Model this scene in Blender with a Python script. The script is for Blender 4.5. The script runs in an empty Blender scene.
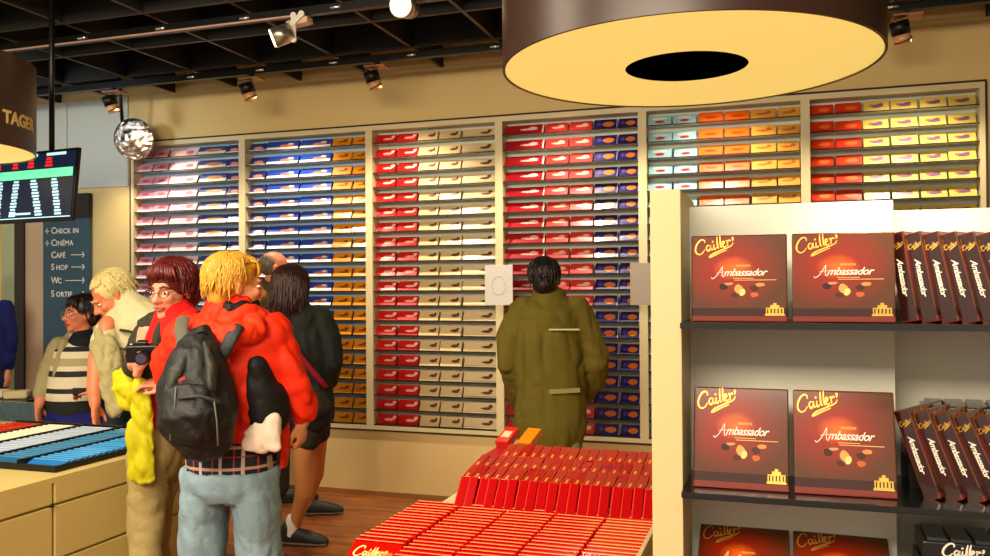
import bpy, bmesh, math, random
from math import sin, cos, pi, radians as R
from mathutils import Vector, Matrix, Euler, noise as mnoise
random.seed(7)
sc = bpy.context.scene
COL = sc.collection

# ------------------------------------------------------------------ camera, world, lights, exposure
# world frame: x runs along the display wall, y runs into it (wall face at y = 0), z up
YAW = .3197; PITCH = .0104; ROLL = -.0064; FPX = 852.68
CAM = Vector((1.848, -5.583, 1.5))
cd = bpy.data.cameras.new('camera'); cam = bpy.data.objects.new('camera', cd); COL.objects.link(cam)
cd.sensor_width = 36; cd.lens = FPX / 990 * 36; cd.clip_start = .05
cam.matrix_world = Matrix.Translation(CAM) @ Matrix.Rotation(YAW, 4, 'Z') @ Matrix.Rotation(pi/2 + PITCH, 4, 'X') @ Matrix.Rotation(ROLL, 4, 'Z')
sc.camera = cam
sc.view_settings.view_transform = 'Standard'; sc.view_settings.look = 'None'
sc.view_settings.gamma = 1; sc.view_settings.use_curve_mapping = False
sc.view_settings.exposure = 0.80
w = bpy.data.worlds.new('world'); sc.world = w; w.use_nodes = True
w.node_tree.nodes['Background'].inputs[0].default_value = (1, .84, .64, 1)
w.node_tree.nodes['Background'].inputs[1].default_value = .44

def aim(o, loc, tgt):
    o.location = loc
    o.rotation_euler = (Vector(tgt) - Vector(loc)).to_track_quat('-Z', 'Y').to_euler()
def spot(loc, tgt, power, col=(1, .84, .62), ang=80, blend=.7, rad=.05):
    l = bpy.data.lights.new('spot_light', 'SPOT'); l.energy = power; l.color = col
    l.spot_size = R(ang); l.spot_blend = blend; l.shadow_soft_size = rad
    o = bpy.data.objects.new('spot_light', l); COL.objects.link(o); aim(o, loc, tgt); return o
def area(loc, tgt, power, sx, sy, col=(1, .84, .62)):
    l = bpy.data.lights.new('area_light', 'AREA'); l.shape = 'RECTANGLE'; l.size = sx; l.size_y = sy
    l.energy = power; l.color = col
    o = bpy.data.objects.new('area_light', l); COL.objects.link(o); aim(o, loc, tgt); return o
TRACK_U = (-2.78, -1.60, -.64, .45, 1.45, 2.53)
for u in TRACK_U:
    spot((u + .02, -.50, 2.83), (u + .05, -.02, 1.35), 84, ang=100, rad=.05)
area((.6, -6.6, 3.0), (.4, -1.5, .9), 165, 3.2, 1.0)  # unseen ceiling-height fill added for the visitors, this and the next area light
area((-1.2, -4.4, 3.0), (-1.0, -3.0, .3), 45, 1.6, .8)
spot((2.3, -5.4, 2.9), (2.2, -3.8, 1.3), 15, ang=60, rad=.08)
spot((2.15, -4.7, 2.6), (2.08, -3.7, 1.62), 110, ang=20, blend=.9, rad=.05)  # unseen narrow spot added to brighten the shelving unit's top panel
spot((.2, -4.6, 2.95), (-.1, -2.6, 1.1), 60, ang=60, rad=.08)  # unseen spot added as more fill on the visitors
spot((1.0, -3.55, 2.95), (1.0, -3.45, .8), 13, ang=60, rad=.07)  # unseen overhead spot added for highlights on the red files
spot((1.3, -2.3, 2.95), (1.3, -3.0, .9), 30, ang=55, rad=.08)
spot((-3.4, -2.2, 2.9), (-3.4, 0, 2.3), 45, col=(.75, .9, 1), ang=80, rad=.2)
spot((-5.2, .6, 2.6), (-5.2, 1.2, .8), 60, col=(1, .8, .4), ang=120, rad=.2)

# ------------------------------------------------------------------ helpers
def rayd(px, py):
    x = (px - 495) / FPX; y = (py - 278) / FPX
    c, s = cos(ROLL), sin(ROLL); x, y = x*c + y*s, -x*s + y*c
    c, s = cos(PITCH), sin(PITCH); d = (x, c + y*s, s - y*c)
    return Vector((d[0]*cos(YAW) - d[1]*sin(YAW), d[0]*sin(YAW) + d[1]*cos(YAW), d[2])), d[1]
def P(px, py, D):
    """a point of the place, D metres ahead of where the photographer stood"""
    d, k = rayd(px, py); return CAM + d * (D / k)
RV = Vector((cos(YAW), sin(YAW), 0)); FV = Vector((-sin(YAW), cos(YAW), 0)); UP = Vector((0, 0, 1))
def lin(c):
    return tuple(((v/255)/12.92 if v/255 <= .04045 else ((v/255 + .055)/1.055)**2.4) for v in c)
MATS = {}
def mat(name, col, rough=.5, metal=0, spec=.5, coat=0, emit=None, es=0, noise=None, bump=None, alpha=None):
    """noise=(scale, amount): faint colour mottling; bump=(scale, strength)"""
    if name in MATS: return MATS[name]
    m = bpy.data.materials.new(name); m.use_nodes = True; nt = m.node_tree; b = nt.nodes['Principled BSDF']
    c = lin(col)
    b.inputs['Base Color'].default_value = (*c, 1); b.inputs['Roughness'].default_value = rough
    b.inputs['Metallic'].default_value = metal; b.inputs['Specular IOR Level'].default_value = spec
    b.inputs['Coat Weight'].default_value = coat; b.inputs['Coat Roughness'].default_value = .08
    if emit: b.inputs['Emission Color'].default_value = (*lin(emit), 1); b.inputs['Emission Strength'].default_value = es
    tc = nt.nodes.new('ShaderNodeTexCoord')
    if noise:
        n = nt.nodes.new('ShaderNodeTexNoise'); n.inputs['Scale'].default_value = noise[0]; n.inputs['Detail'].default_value = 4
        nt.links.new(tc.outputs['Object'], n.inputs['Vector'])
        mx = nt.nodes.new('ShaderNodeMix'); mx.data_type = 'RGBA'
        mx.inputs[6].default_value = (*[v*(1-noise[1]) for v in c], 1); mx.inputs[7].default_value = (*[min(1, v*(1+noise[1])) for v in c], 1)
        nt.links.new(n.outputs['Fac'], mx.inputs[0]); nt.links.new(mx.outputs[2], b.inputs['Base Color'])
    if bump:
        n = nt.nodes.new('ShaderNodeTexNoise'); n.inputs['Scale'].default_value = bump[0]; n.inputs['Detail'].default_value = 5
        nt.links.new(tc.outputs['Object'], n.inputs['Vector'])
        bp = nt.nodes.new('ShaderNodeBump'); bp.inputs['Strength'].default_value = bump[1]; bp.inputs['Distance'].default_value = bump[2] if len(bump) > 2 else .01
        nt.links.new(n.outputs['Fac'], bp.inputs['Height']); nt.links.new(bp.outputs[0], b.inputs['Normal'])
    MATS[name] = m; return m
def nmath(nt, op, a, b=None):
    n = nt.nodes.new('ShaderNodeMath'); n.operation = op
    for i, v in enumerate((a, b)):
        if v is None: continue
        if isinstance(v, (int, float)): n.inputs[i].default_value = v
        else: nt.links.new(v, n.inputs[i])
    return n.outputs[0]
def art(name, base, marks, rough=.3, coat=.7, nz=.12, wrap=0):
    """printed wrapper, some with painted glint and shade: marks are (kind, cx, cy, rx, ry, colour) laid out over the face's own 0..1 map"""
    m = mat(name, base, rough, coat=coat); nt = m.node_tree; b = nt.nodes['Principled BSDF']
    uv = nt.nodes.new('ShaderNodeUVMap'); sx = nt.nodes.new('ShaderNodeSeparateXYZ')
    nz_ = nt.nodes.new('ShaderNodeTexNoise'); nz_.inputs['Scale'].default_value = 9; nz_.inputs['Detail'].default_value = 3
    nt.links.new(uv.outputs[0], nz_.inputs['Vector']); nt.links.new(uv.outputs[0], sx.inputs[0])
    off = nmath(nt, 'MULTIPLY', nmath(nt, 'SUBTRACT', nz_.outputs['Fac'], .5), nz)
    U = nmath(nt, 'ADD', sx.outputs[0], off); V = nmath(nt, 'ADD', sx.outputs[1], off)
    cur = None
    for k, cx, cy, rx, ry, col in marks:
        SU, SV = (U, V) if k in 'eg' else (sx.outputs[0], sx.outputs[1])
        dx = nmath(nt, 'DIVIDE', nmath(nt, 'SUBTRACT', SU, cx), rx); dy = nmath(nt, 'DIVIDE', nmath(nt, 'SUBTRACT', SV, cy), ry)
        if k in 'eg':
            r = nmath(nt, 'SQRT', nmath(nt, 'ADD', nmath(nt, 'MULTIPLY', dx, dx), nmath(nt, 'MULTIPLY', dy, dy)))
            if k == 'e': f = nmath(nt, 'LESS_THAN', r, 1)
            else:
                f = nmath(nt, 'SUBTRACT', 1, r); nt.nodes[-1].use_clamp = True
        else: f = nmath(nt, 'LESS_THAN', nmath(nt, 'MAXIMUM', nmath(nt, 'ABSOLUTE', dx), nmath(nt, 'ABSOLUTE', dy)), 1)
        mx = nt.nodes.new('ShaderNodeMix'); mx.data_type = 'RGBA'; nt.links.new(f, mx.inputs[0])
        if cur is None: mx.inputs[6].default_value = (*lin(base), 1)
        else: nt.links.new(cur, mx.inputs[6])
        mx.inputs[7].default_value = (*lin(col), 1); cur = mx.outputs[2]
    if cur: nt.links.new(cur, b.inputs['Base Color'])
    if wrap:
        n = nt.nodes.new('ShaderNodeTexNoise'); n.inputs['Scale'].default_value = 4; n.inputs['Detail'].default_value = 2
        nt.links.new(uv.outputs[0], n.inputs['Vector'])
        bp = nt.nodes.new('ShaderNodeBump'); bp.inputs['Strength'].default_value = wrap; bp.inputs['Distance'].default_value = .01
        nt.links.new(n.outputs['Fac'], bp.inputs['Height']); nt.links.new(bp.outputs[0], b.inputs['Coat Normal'])
    return m

def link(name, me, parent=None, loc=None, rot=None):
    o = bpy.data.objects.new(name, me); COL.objects.link(o)
    if parent: o.parent = parent
    if loc is not None: o.location = loc
    if rot is not None: o.rotation_euler = rot
    return o
def tag(o, label=None, cat=None, group=None, kind=None):
    if label: o['label'] = label
    if cat: o['category'] = cat
    if group: o['group'] = group
    if kind: o['kind'] = kind
    return o
def thing(name, loc=(0, 0, 0), rot=(0, 0, 0), label=None, cat=None, group=None):
    return tag(link(name, None, None, loc, rot), label, cat, group)
class MB:
    """collects shapes, becomes one mesh"""
    def __init__(s): s.bm = bmesh.new(); s.uv = s.bm.loops.layers.uv.new('UVMap')
    def quad(s, pts, mi=0, uv=None, smooth=False):
        f = s.bm.faces.new([s.bm.verts.new(p) for p in pts]); f.material_index = mi; f.smooth = smooth
        if uv:
            for l, q in zip(f.loops, uv): l[s.uv].uv = q
        return f
    def box(s, a, b, mi=0, M=None, bev=0, mis=None):
        """axis box a..b; mis: material per face (-x,+x,-y,+y,-z,+z)"""
        x0, y0, z0 = a; x1, y1, z1 = b
        c = [Vector(q) for q in ((x0,y0,z0),(x1,y0,z0),(x1,y1,z0),(x0,y1,z0),(x0,y0,z1),(x1,y0,z1),(x1,y1,z1),(x0,y1,z1))]
        if M is not None: c = [M @ q for q in c]
        v = [s.bm.verts.new(q) for q in c]; fs = []
        for i, (q, k) in enumerate((((3,0,4,7),0),((1,2,6,5),1),((0,1,5,4),2),((2,3,7,6),3),((3,2,1,0),4),((4,5,6,7),5))):
            f = s.bm.faces.new([v[j] for j in q]); f.material_index = mis[k] if mis else mi; fs.append(f)
            for l, t in zip(f.loops, ((0,0),(1,0),(1,1),(0,1))): l[s.uv].uv = t
        if bev:
            es = {e for f in fs for e in f.edges}
            bmesh.ops.bevel(s.bm, geom=list(es), offset=bev, segments=2, affect='EDGES', profile=.5)
        return s
    def loft(s, pts, rad, side=None, n=14, cap=True, mi=0):
        pts = [Vector(p) for p in pts]; rad = [(r, r) if isinstance(r, (int, float)) else r for r in rad]
        if cap:      # rounded ends
            d0 = (pts[0] - pts[1]).normalized(); d1 = (pts[-1] - pts[-2]).normalized(); P_, R_ = [], []
            for t in (1, .92, .6): 
                k = math.sqrt(max(0, 1 - t*t)); k = max(k, .05)
                P_.append(pts[0] + d0*min(rad[0])*t); R_.append((rad[0][0]*k, rad[0][1]*k))
            P2, R2 = [], []
            for t in (.6, .92, 1):
                k = max(math.sqrt(max(0, 1 - t*t)), .05)
                P2.append(pts[-1] + d1*min(rad[-1])*t); R2.append((rad[-1][0]*k, rad[-1][1]*k))
            pts = P_ + pts + P2; rad = R_ + rad + R2
        rings = []; prev = None
        for i, p in enumerate(pts):
            d = (pts[min(i+1, len(pts)-1)] - pts[max(i-1, 0)]).normalized()
            ref = Vector(side) if side is not None else (prev if prev is not None else (Vector((1,0,0)) if abs(d.x) < .8 else Vector((0,1,0))))
            a = ref - d*ref.dot(d)
            if a.length < 1e-4: a = d.orthogonal()
            a.normalize(); b = d.cross(a).normalized(); prev = a
            rings.append([s.bm.verts.new(p + a*rad[i][0]*cos(2*pi*k/n) + b*rad[i][1]*sin(2*pi*k/n)) for k in range(n)])
        for i in range(len(rings)-1):
            for k in range(n):
                f = s.bm.faces.new((rings[i][k], rings[i][(k+1) % n], rings[i+1][(k+1) % n], rings[i+1][k])); f.smooth = True; f.material_index = mi
        for r_, rev in ((rings[0], True), (rings[-1], False)):
            f = s.bm.faces.new(list(reversed(r_)) if rev else r_); f.smooth = True; f.material_index = mi
        return s
    def ball(s, c, r, M=None, mi=0, seg=16):
        r = (r, r, r) if isinstance(r, (int, float)) else r
        T = Matrix.Translation(c) @ Matrix.Diagonal((*r, 1))
        if M is not None: T = M @ T
        g = bmesh.ops.create_uvsphere(s.bm, u_segments=seg, v_segments=max(6, seg*2//3), radius=1, matrix=T)
        for v in g['verts']:
            for f in v.link_faces: f.smooth = True; f.material_index = mi
        return s
    def cyl(s, a, b, r, n=24, mi=0, r2=None):
        a, b = Vector(a), Vector(b); r2 = r if r2 is None else r2
        d = (b - a).normalized(); x = d.orthogonal().normalized(); y = d.cross(x)
        A = [s.bm.verts.new(a + (x*cos(2*pi*k/n) + y*sin(2*pi*k/n))*r) for k in range(n)]
        B = [s.bm.verts.new(b + (x*cos(2*pi*k/n) + y*sin(2*pi*k/n))*r2) for k in range(n)]
        for k in range(n):
            f = s.bm.faces.new((A[k], A[(k+1) % n], B[(k+1) % n], B[k])); f.smooth = True; f.material_index = mi
        s.bm.faces.new(list(reversed(A))).material_index = mi; s.bm.faces.new(B).material_index = mi
        return s
    def ribbon(s, pts, wd, M, th=.0006, mi=0):
        """flat pen stroke with swelling width in the local xz plane, th thick towards -y"""
        n = len(pts); L, Rr = [], []
        for i, p in enumerate(pts):
            q0, q1 = Vector(pts[max(i-1, 0)]), Vector(pts[min(i+1, n-1)]); d = q1 - q0
            if d.length < 1e-9: d = Vector((1, 0))
            d.normalize(); nn = Vector((-d.y, d.x)); h = wd[i]/2 if not isinstance(wd, (int, float)) else wd/2
            L.append(Vector(p) + nn*h); Rr.append(Vector(p) - nn*h)
        for i in range(n-1):
            s.quad([M @ Vector((q.x, -th, q.y)) for q in (Rr[i], Rr[i+1], L[i+1], L[i])], mi)
        return s
    def build(s, name, mats, parent=None, loc=None, rot=None, mods=()):
        me = bpy.data.meshes.new(name); bmesh.ops.recalc_face_normals(s.bm, faces=s.bm.faces[:]) if not getattr(s, 'keep', 0) else None
        s.bm.to_mesh(me); s.bm.free()
        for m in (mats if isinstance(mats, (list, tuple)) else [mats]): me.materials.append(m)
        return link(name, me, parent, loc, rot)
def organic(o, vox=.012, sm=4, disp=None):
    """fuse overlapping lofts into one continuous skin"""
    m = o.modifiers.new('remesh', 'REMESH'); m.mode = 'VOXEL'; m.voxel_size = vox; m.use_smooth_shade = True
    m = o.modifiers.new('smooth', 'SMOOTH'); m.iterations = sm; m.factor = .5
    dg = bpy.context.evaluated_depsgraph_get(); me = bpy.data.meshes.new_from_object(o.evaluated_get(dg))
    old = o.data; o.modifiers.clear(); o.data = me; me.name = o.name; bpy.data.meshes.remove(old)
    if disp:      # cloth folds: drawn-out rounded ridges with tight creases
        f, st = .62/disp[0], disp[1]*.5; N = mnoise.noise
        co = [v.co.copy() for v in me.vertices]; no = [v.normal.copy() for v in me.vertices]
        for v, c, n in zip(me.vertices, co, no):
            wv = Vector((c.x*1.1 + c.z*.5, c.y*1.1, c.z*.62 - c.x*.35))*f
            q = wv + Vector((N(c*3), N(c*3 + Vector((9, 0, 0))), N(c*3 + Vector((0, 7, 0)))))*.9
            d = (abs(N(q))*1.7 - .40) + .45*(abs(N(q*2.3))*1.7 - .4)
            v.co = c + n*(d*st)
    for pl in me.polygons: pl.use_smooth = True
    return o
def dup(o, parent=None, loc=None, rot=None):
    c = o.copy(); COL.objects.link(c); c.parent = parent
    if loc is not None: c.location = loc
    if rot is not None: c.rotation_euler = rot
    for ch in o.children: dup(ch, c)
    return c
def catmull(pts, k=6):
    out = []; p = [Vector(q) for q in pts]; p = [p[0]*2 - p[1]] + p + [p[-1]*2 - p[-2]]
    for i in range(1, len(p)-2):
        for j in range(k):
            t = j/k
            out.append(.5*((2*p[i]) + (p[i+1]-p[i-1])*t + (2*p[i-1]-5*p[i]+4*p[i+1]-p[i+2])*t*t + (-p[i-1]+3*p[i]-3*p[i+1]+p[i+2])*t**3))
    out.append(p[-2]); return out
def text_me(txt, size, shear=0, ext=.0006, bold=0, align='CENTER', space=1):
    c = bpy.data.curves.new('lettering', 'FONT'); c.body = txt; c.size = size; c.shear = shear; c.extrude = ext; c.offset = bold
    c.align_x = align; c.align_y = 'CENTER'; c.space_character = space; c.resolution_u = 3
    o = bpy.data.objects.new('lettering', c); COL.objects.link(o)
    dg = bpy.context.evaluated_depsgraph_get(); me = bpy.data.meshes.new_from_object(o.evaluated_get(dg))
    bpy.data.objects.remove(o); me.name = 'lettering'; return me
def text(name, txt, size, m, parent, loc, rot=(pi/2, 0, 0), **k):
    me = text_me(txt, size, **k); me.materials.clear(); me.materials.append(m)
    return link(name, me, parent, loc, rot)
ORD = ['first','second','third','fourth','fifth','sixth','seventh','eighth','ninth','tenth','eleventh','twelfth','thirteenth','fourteenth',
       'fifteenth','sixteenth','seventeenth','eighteenth','nineteenth','twentieth','twenty-first','twenty-second','twenty-third','twenty-fourth']

# ------------------------------------------------------------------ shared materials
cream = mat('cream_paint', (206, 186, 138), .6, noise=(1.2, .05))
wallm = mat('wall_paint', (220, 192, 128), .75, noise=(.8, .05))
coolwall = mat('cool_wall_paint', (190, 196, 186), .7, noise=(.8, .04))
frame_m = mat('frame_paint', (214, 198, 152), .45)
dark_line = mat('frame_outline', (50, 36, 24), .8)  # dark outline strip around the bay frames
black = mat('black_metal', (18, 17, 16), .4, metal=.3)
black_gloss = mat('black_gloss', (14, 12, 11), .12, coat=.6)
silver = mat('brushed_metal', (190, 180, 165), .3, metal=.9)
white = mat('white_enamel', (236, 230, 214), .35)
gold = mat('gold_foil', (228, 176, 74), .32, metal=.55)
palegold = mat('pale_gold_print', (240, 205, 120), .5)
whiteprint = mat('white_print', (240, 228, 210), .5)

# ------------------------------------------------------------------ room
ZC = 3.05; U0, U1, ZT, ZB = -3.07, 3.00, 2.672, .478
def struct(name, mb, m): o = mb.build(name, m); o['kind'] = 'structure'; return o
def wood_floor():
    m = mat('floor_boards', (128, 70, 34), .36, coat=.15); nt = m.node_tree; b = nt.nodes['Principled BSDF']
    tc = nt.nodes.new('ShaderNodeTexCoord'); mp = nt.nodes.new('ShaderNodeMapping'); mp.inputs['Scale'].default_value = (1.2, 9, 1)
    n = nt.nodes.new('ShaderNodeTexNoise'); n.inputs['Scale'].default_value = 2.2; n.inputs['Detail'].default_value = 6
    cr = nt.nodes.new('ShaderNodeValToRGB'); cr.color_ramp.elements[0].position = .3; cr.color_ramp.elements[0].color = (*lin((86, 44, 20)), 1)
    cr.color_ramp.elements[1].position = .7; cr.color_ramp.elements[1].color = (*lin((178, 100, 46)), 1)
    nt.links.new(tc.outputs['Object'], mp.inputs[0]); nt.links.new(mp.outputs[0], n.inputs['Vector']); nt.links.new(n.outputs['Fac'], cr.inputs[0])
    nt.links.new(cr.outputs[0], b.inputs['Base Color']); return m
struct('floor', MB().box((-8, -8.5, -.1), (6, 2.2, 0)), wood_floor())
mb = MB()
mb.box((-4.14, 0, 0), (U0, .3, 3.35), 0); mb.box((U1, 0, 0), (6, .3, 3.35)); mb.box((U0, 0, ZT), (U1, .3, 3.35)); mb.box((U0, 0, 0), (U1, .3, ZB))
mb.box((-8, 0, 0), (-5.5, .3, 3.35)); mb.box((-5.5, 0, 2.35), (-4.14, .3, 3.35))
mb.box((U0, .26, ZB), (U1, .3, ZT), 0)
struct('wall_back', mb, wallm)
mb = MB()
for a, b in ((-4.14, -3.72), (-3.71, -3.10)): mb.box((a, -.012, 2.33), (b, 0, 3.05))
struct('trim_1', mb, coolwall)
struct('trim_2', MB().box((-4.14, -.03, 0), (-3.95, 0, 2.33)), mat('pink_plaster', (214, 178, 140), .6))
mb = MB(); mb.box((-4.24, -.05, 0), (-4.14, .3, 2.4), 0); struct('trim_3', mb, mat('dark_jamb', (44, 28, 18), .5))
struct('door_1', MB().box((-4.40, -.04, 0), (-4.24, .1, 2.35)), mat('green_jamb', (186, 190, 140), .45))
struct('baseboard_back', MB().box((-3.07, -.012, 0), (6, 0, .035)), mat('base_strip', (150, 100, 50), .5))
yel = mat('yellow_wall', (232, 190, 84), .7)
struct('wall_left', MB().box((-8, 1.5, 0), (-3.9, 1.6, 3.3)), yel)
struct('wall_right', MB().box((5.9, -8.5, 0), (6, 0, 3.35)), wallm)
cm = mat('ceiling_black', (24, 25, 20), .7); rib = mat('ceiling_rib', (62, 50, 38), .55)
mb = MB(); mb.box((-8, -8.5, 3.34), (6, .3, 3.44), 0)
k = -2.09 - .568*9
while k < 6: mb.box((k-.012, -8.5, ZC), (k+.012, 0, 3.34), 0, mis=(0,0,0,0,1,0)); k += .568
k = -1.10 - .568*13
while k < 0: mb.box((-8, k-.012, ZC-.001), (6, k+.012, 3.34), 0, mis=(0,0,0,0,1,0)); k += .568
struct('ceiling', mb, [cm, rib])

# picture in the far room
t = thing('framed_picture', (-5.72, 1.49, 1.62), label='small brown framed picture on the yellow wall through the doorway, far left', cat='picture')
MB().box((-.22, -.02, -.16), (.22, 0, .16)).build('picture_frame', mat('brown_frame', (130, 80, 36), .5), t)
MB().box((-.17, -.024, -.11), (.17, -.02, .11)).build('picture_print', mat('sepia_print', (206, 160, 84), .6, noise=(12, .3)), t)

# lighting tracks
def track(v, label, z=2.985, m=black, edge=None):
    t = thing('lighting_track', (0, v, z), label=label, cat='lighting track', group='black lighting tracks under the ceiling grid')
    MB().box((-4.2, -.02, 0), (5, .02, .045)).build('rail', m, t)
    if edge: MB().box((-4.2, -.024, -.004), (-.66, -.02, .006)).build('edge_strip', edge, t)
    for i in range(-3, 8):
        MB().cyl((-.386 + .568*i - .03, -.026, .02), (-.386 + .568*i + .03, -.026, .02), .008, 8).build('clip', mat('bright_clip', (240, 240, 235), .2, metal=.8), t)
track(-.5, 'black ceiling track nearest the wall, carrying the drooping black spotlights')
track(-1.5, 'black ceiling track with pale lower edge, carrying the two white spotlights', edge=mat('pale_edge', (200, 160, 140), .4))

# ------------------------------------------------------------------ spotlights on the tracks
lampglass = mat('lamp_glass', (255, 240, 210), .2, emit=(255, 226, 170), es=4)
amber = mat('amber_diffuser', (214, 160, 104), .3, coat=.3)
def black_spot(u, label):
    t = thing('track_spotlight', (u, -.5, 2.985), (0, 0, 0), label, 'spotlight', 'black spotlights on the wall track')
    MB().box((-.012, -.03, -.03), (.012, .0, .0)).build('adapter', black, t)
    MB().box((-.075, -.055, -.038), (.075, .045, -.028)).build('driver_plate', mat('copper_plate', (176, 120, 84), .35, metal=.4), t)
    MB().cyl((-.075, -.03, -.02), (-.05, -.03, -.125), .006, 8).build('arm', silver, t)
    h = MB().cyl((-.045, -.02, -.06), (-.03, .0, -.125), .05).build('lamp_head', black, t)
    MB().cyl((-.03, 0, -.125), (-.016, .015, -.175), .045, r2=.042).build('lamp_glass', amber, t)
    MB().cyl((-.021, .01, -.155), (-.019, .012, -.16), .0475).build('lamp_ring', black, t)
for u, lb in zip(TRACK_U, ('black track spotlight above the round mirror', 'black track spotlight above the blue and gold bars', 'black track spotlight above the red and cream bars',
                           'black track spotlight behind the big drum lamp, left one', 'black track spotlight behind the big drum lamp, right one', 'black track spotlight right of the big drum lamp')):
    black_spot(u, lb)
t = thing('track_spotlight', (-.64, -1.5, 2.985), (0, 0, 0), 'white spotlight with crossed pivot arms, left on the nearer track', 'spotlight', 'white spotlights on the nearer track')
def arm(a, b, name='pivot_arm'):
    a, b = Vector(a), Vector(b); mb = MB(); d = (b-a).normalized(); n = Vector((-d.z, 0, d.x))*.016
    mb.box((0, -.004, -.014), ((b-a).length, .004, .014), M=Matrix.Translation(a) @ Matrix(((d.x, 0, -d.z, 0), (0, 1, 0, 0), (d.z, 0, d.x, 0), (0, 0, 0, 1))))
    for q in (a, b): mb.cyl(q + Vector((0, -.006, 0)), q + Vector((0, .006, 0)), .018, 14)
    mb.build(name, white, t)
MB().box((-.02, -.02, -.03), (.02, .02, .01)).build('adapter', black, t)
arm((-.0, -.03, .0), (0, -.03, -.13)); arm((.055, -.04, .0), (-.035, -.04, -.075))
MB().box((-.05, -.03, -.05), (.08, .03, -.02), M=Matrix.Rotation(-.12, 4, 'Y')).build('driver_plate', mat('peach_plate', (226, 190, 150), .4), t)
h = MB().cyl((-.02, -.02, -.085), (-.105, -.07, -.125), .052, r2=.055).build('lamp_head', silver, t)
MB().cyl((-.1055, -.0705, -.1253), (-.108, -.072, -.1265), .048).build('lamp_glass', lampglass, t)
t = thing('track_spotlight', (.01, -1.5, 2.985), (0, 0, 0), 'round white spotlight facing the camera at the top edge, right on the nearer track', 'spotlight', 'white spotlights on the nearer track')
MB().box((-.02, -.02, -.04), (.02, .02, .01)).build('adapter', black, t)
MB().cyl((0, .05, .0), (.0, -.06, -.025), .062).build('lamp_head', silver, t)
MB().cyl((0, -.0605, -.0255), (0, -.064, -.0265), .052).build('lamp_glass', lampglass, t)

# ------------------------------------------------------------------ drum lamps
drum = mat('brown_lampshade', (60, 40, 32), .36, noise=(3, .08))
diff = mat('cream_diffuser', (240, 214, 150), .6, emit=(244, 212, 112), es=.47)
def drum_lamp(loc, r, label, spin=0):
    t = thing('drum_lamp', loc, (0, 0, spin), label, 'lamp', 'large brown drum lamps'); n = 96; H = .42
    mb = MB()
    for k in range(n):
        a, b = 2*pi*k/n, 2*pi*(k+1)/n
        for r0, r1, z0, z1 in ((r, r, 0, H), (r, r-.008, H, H), (r-.008, r-.008, H, .012), (r-.008, r, .0, 0)):
            mb.quad([(r0*cos(a), r0*sin(a), z0), (r0*cos(b), r0*sin(b), z0), (r1*cos(b), r1*sin(b), z1), (r1*cos(a), r1*sin(a), z1)], smooth=True)
    bmesh.ops.remove_doubles(mb.bm, verts=mb.bm.verts, dist=1e-5)
    sh_ = mb.build('lamp_shade', drum, t)
    for pl in sh_.data.polygons: pl.use_smooth = abs(pl.normal.z) < .5
    sh_.data.set_sharp_from_angle(angle=R(35))
    mb = MB()
    for k in range(n):
        a, b = 2*pi*k/n, 2*pi*(k+1)/n
        for r0, r1, z0, z1 in ((r-.006, .173, .004, .004), (.173, .173, .004, .014), (.173, r-.008, .014, .014)):
            mb.quad([(r0*cos(a), r0*sin(a), z0), (r0*cos(b), r0*sin(b), z0), (r1*cos(b), r1*sin(b), z1), (r1*cos(a), r1*sin(a), z1)])
    mb.build('diffuser', diff, t)
    mb = MB().cyl((0, 0, .006), (0, 0, .010), .1725, 64); mb.cyl((0, 0, .035), (0, 0, .3), .06)
    mb.build('inner_plate', mat('lamp_hole_black', (2, 2, 2), 1, spec=0), t)
    for k in range(3):
        a = 2*pi*k/3 + .15; zt = 3.3 - loc[2]
        MB().cyl((r*cos(a)*.97, r*sin(a)*.97, H - .02), (.1*cos(a)*0, 0, zt), .004, 6).build('suspension_cable', mat('brass_cable', (190, 150, 80), .4, metal=.5), t)
    return t
drum_lamp((1.605, -3.092, 2.122), .527, 'huge brown drum lamp with glowing cream underside at top centre right')
t = drum_lamp((-1.925, -2.70, 2.150), .5, 'brown drum lamp with pale capital lettering, cut off at top left', spin=-.6)
me = text_me('TAGER', .080, ext=.001, bold=.0025, align='RIGHT', space=1.0)
me.materials.clear(); me.materials.append(palegold)
ang0 = .56
for v in me.vertices:
    a = ang0 + v.co.x/.503; rr = .502 + v.co.z; y = v.co.y
    v.co = Vector((rr*cos(a), rr*sin(a), .125 + y))
lt = link('lettering', me, t); lt.rotation_euler = (0, 0, .6); lt['label'] = 'pale capital lettering'

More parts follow.
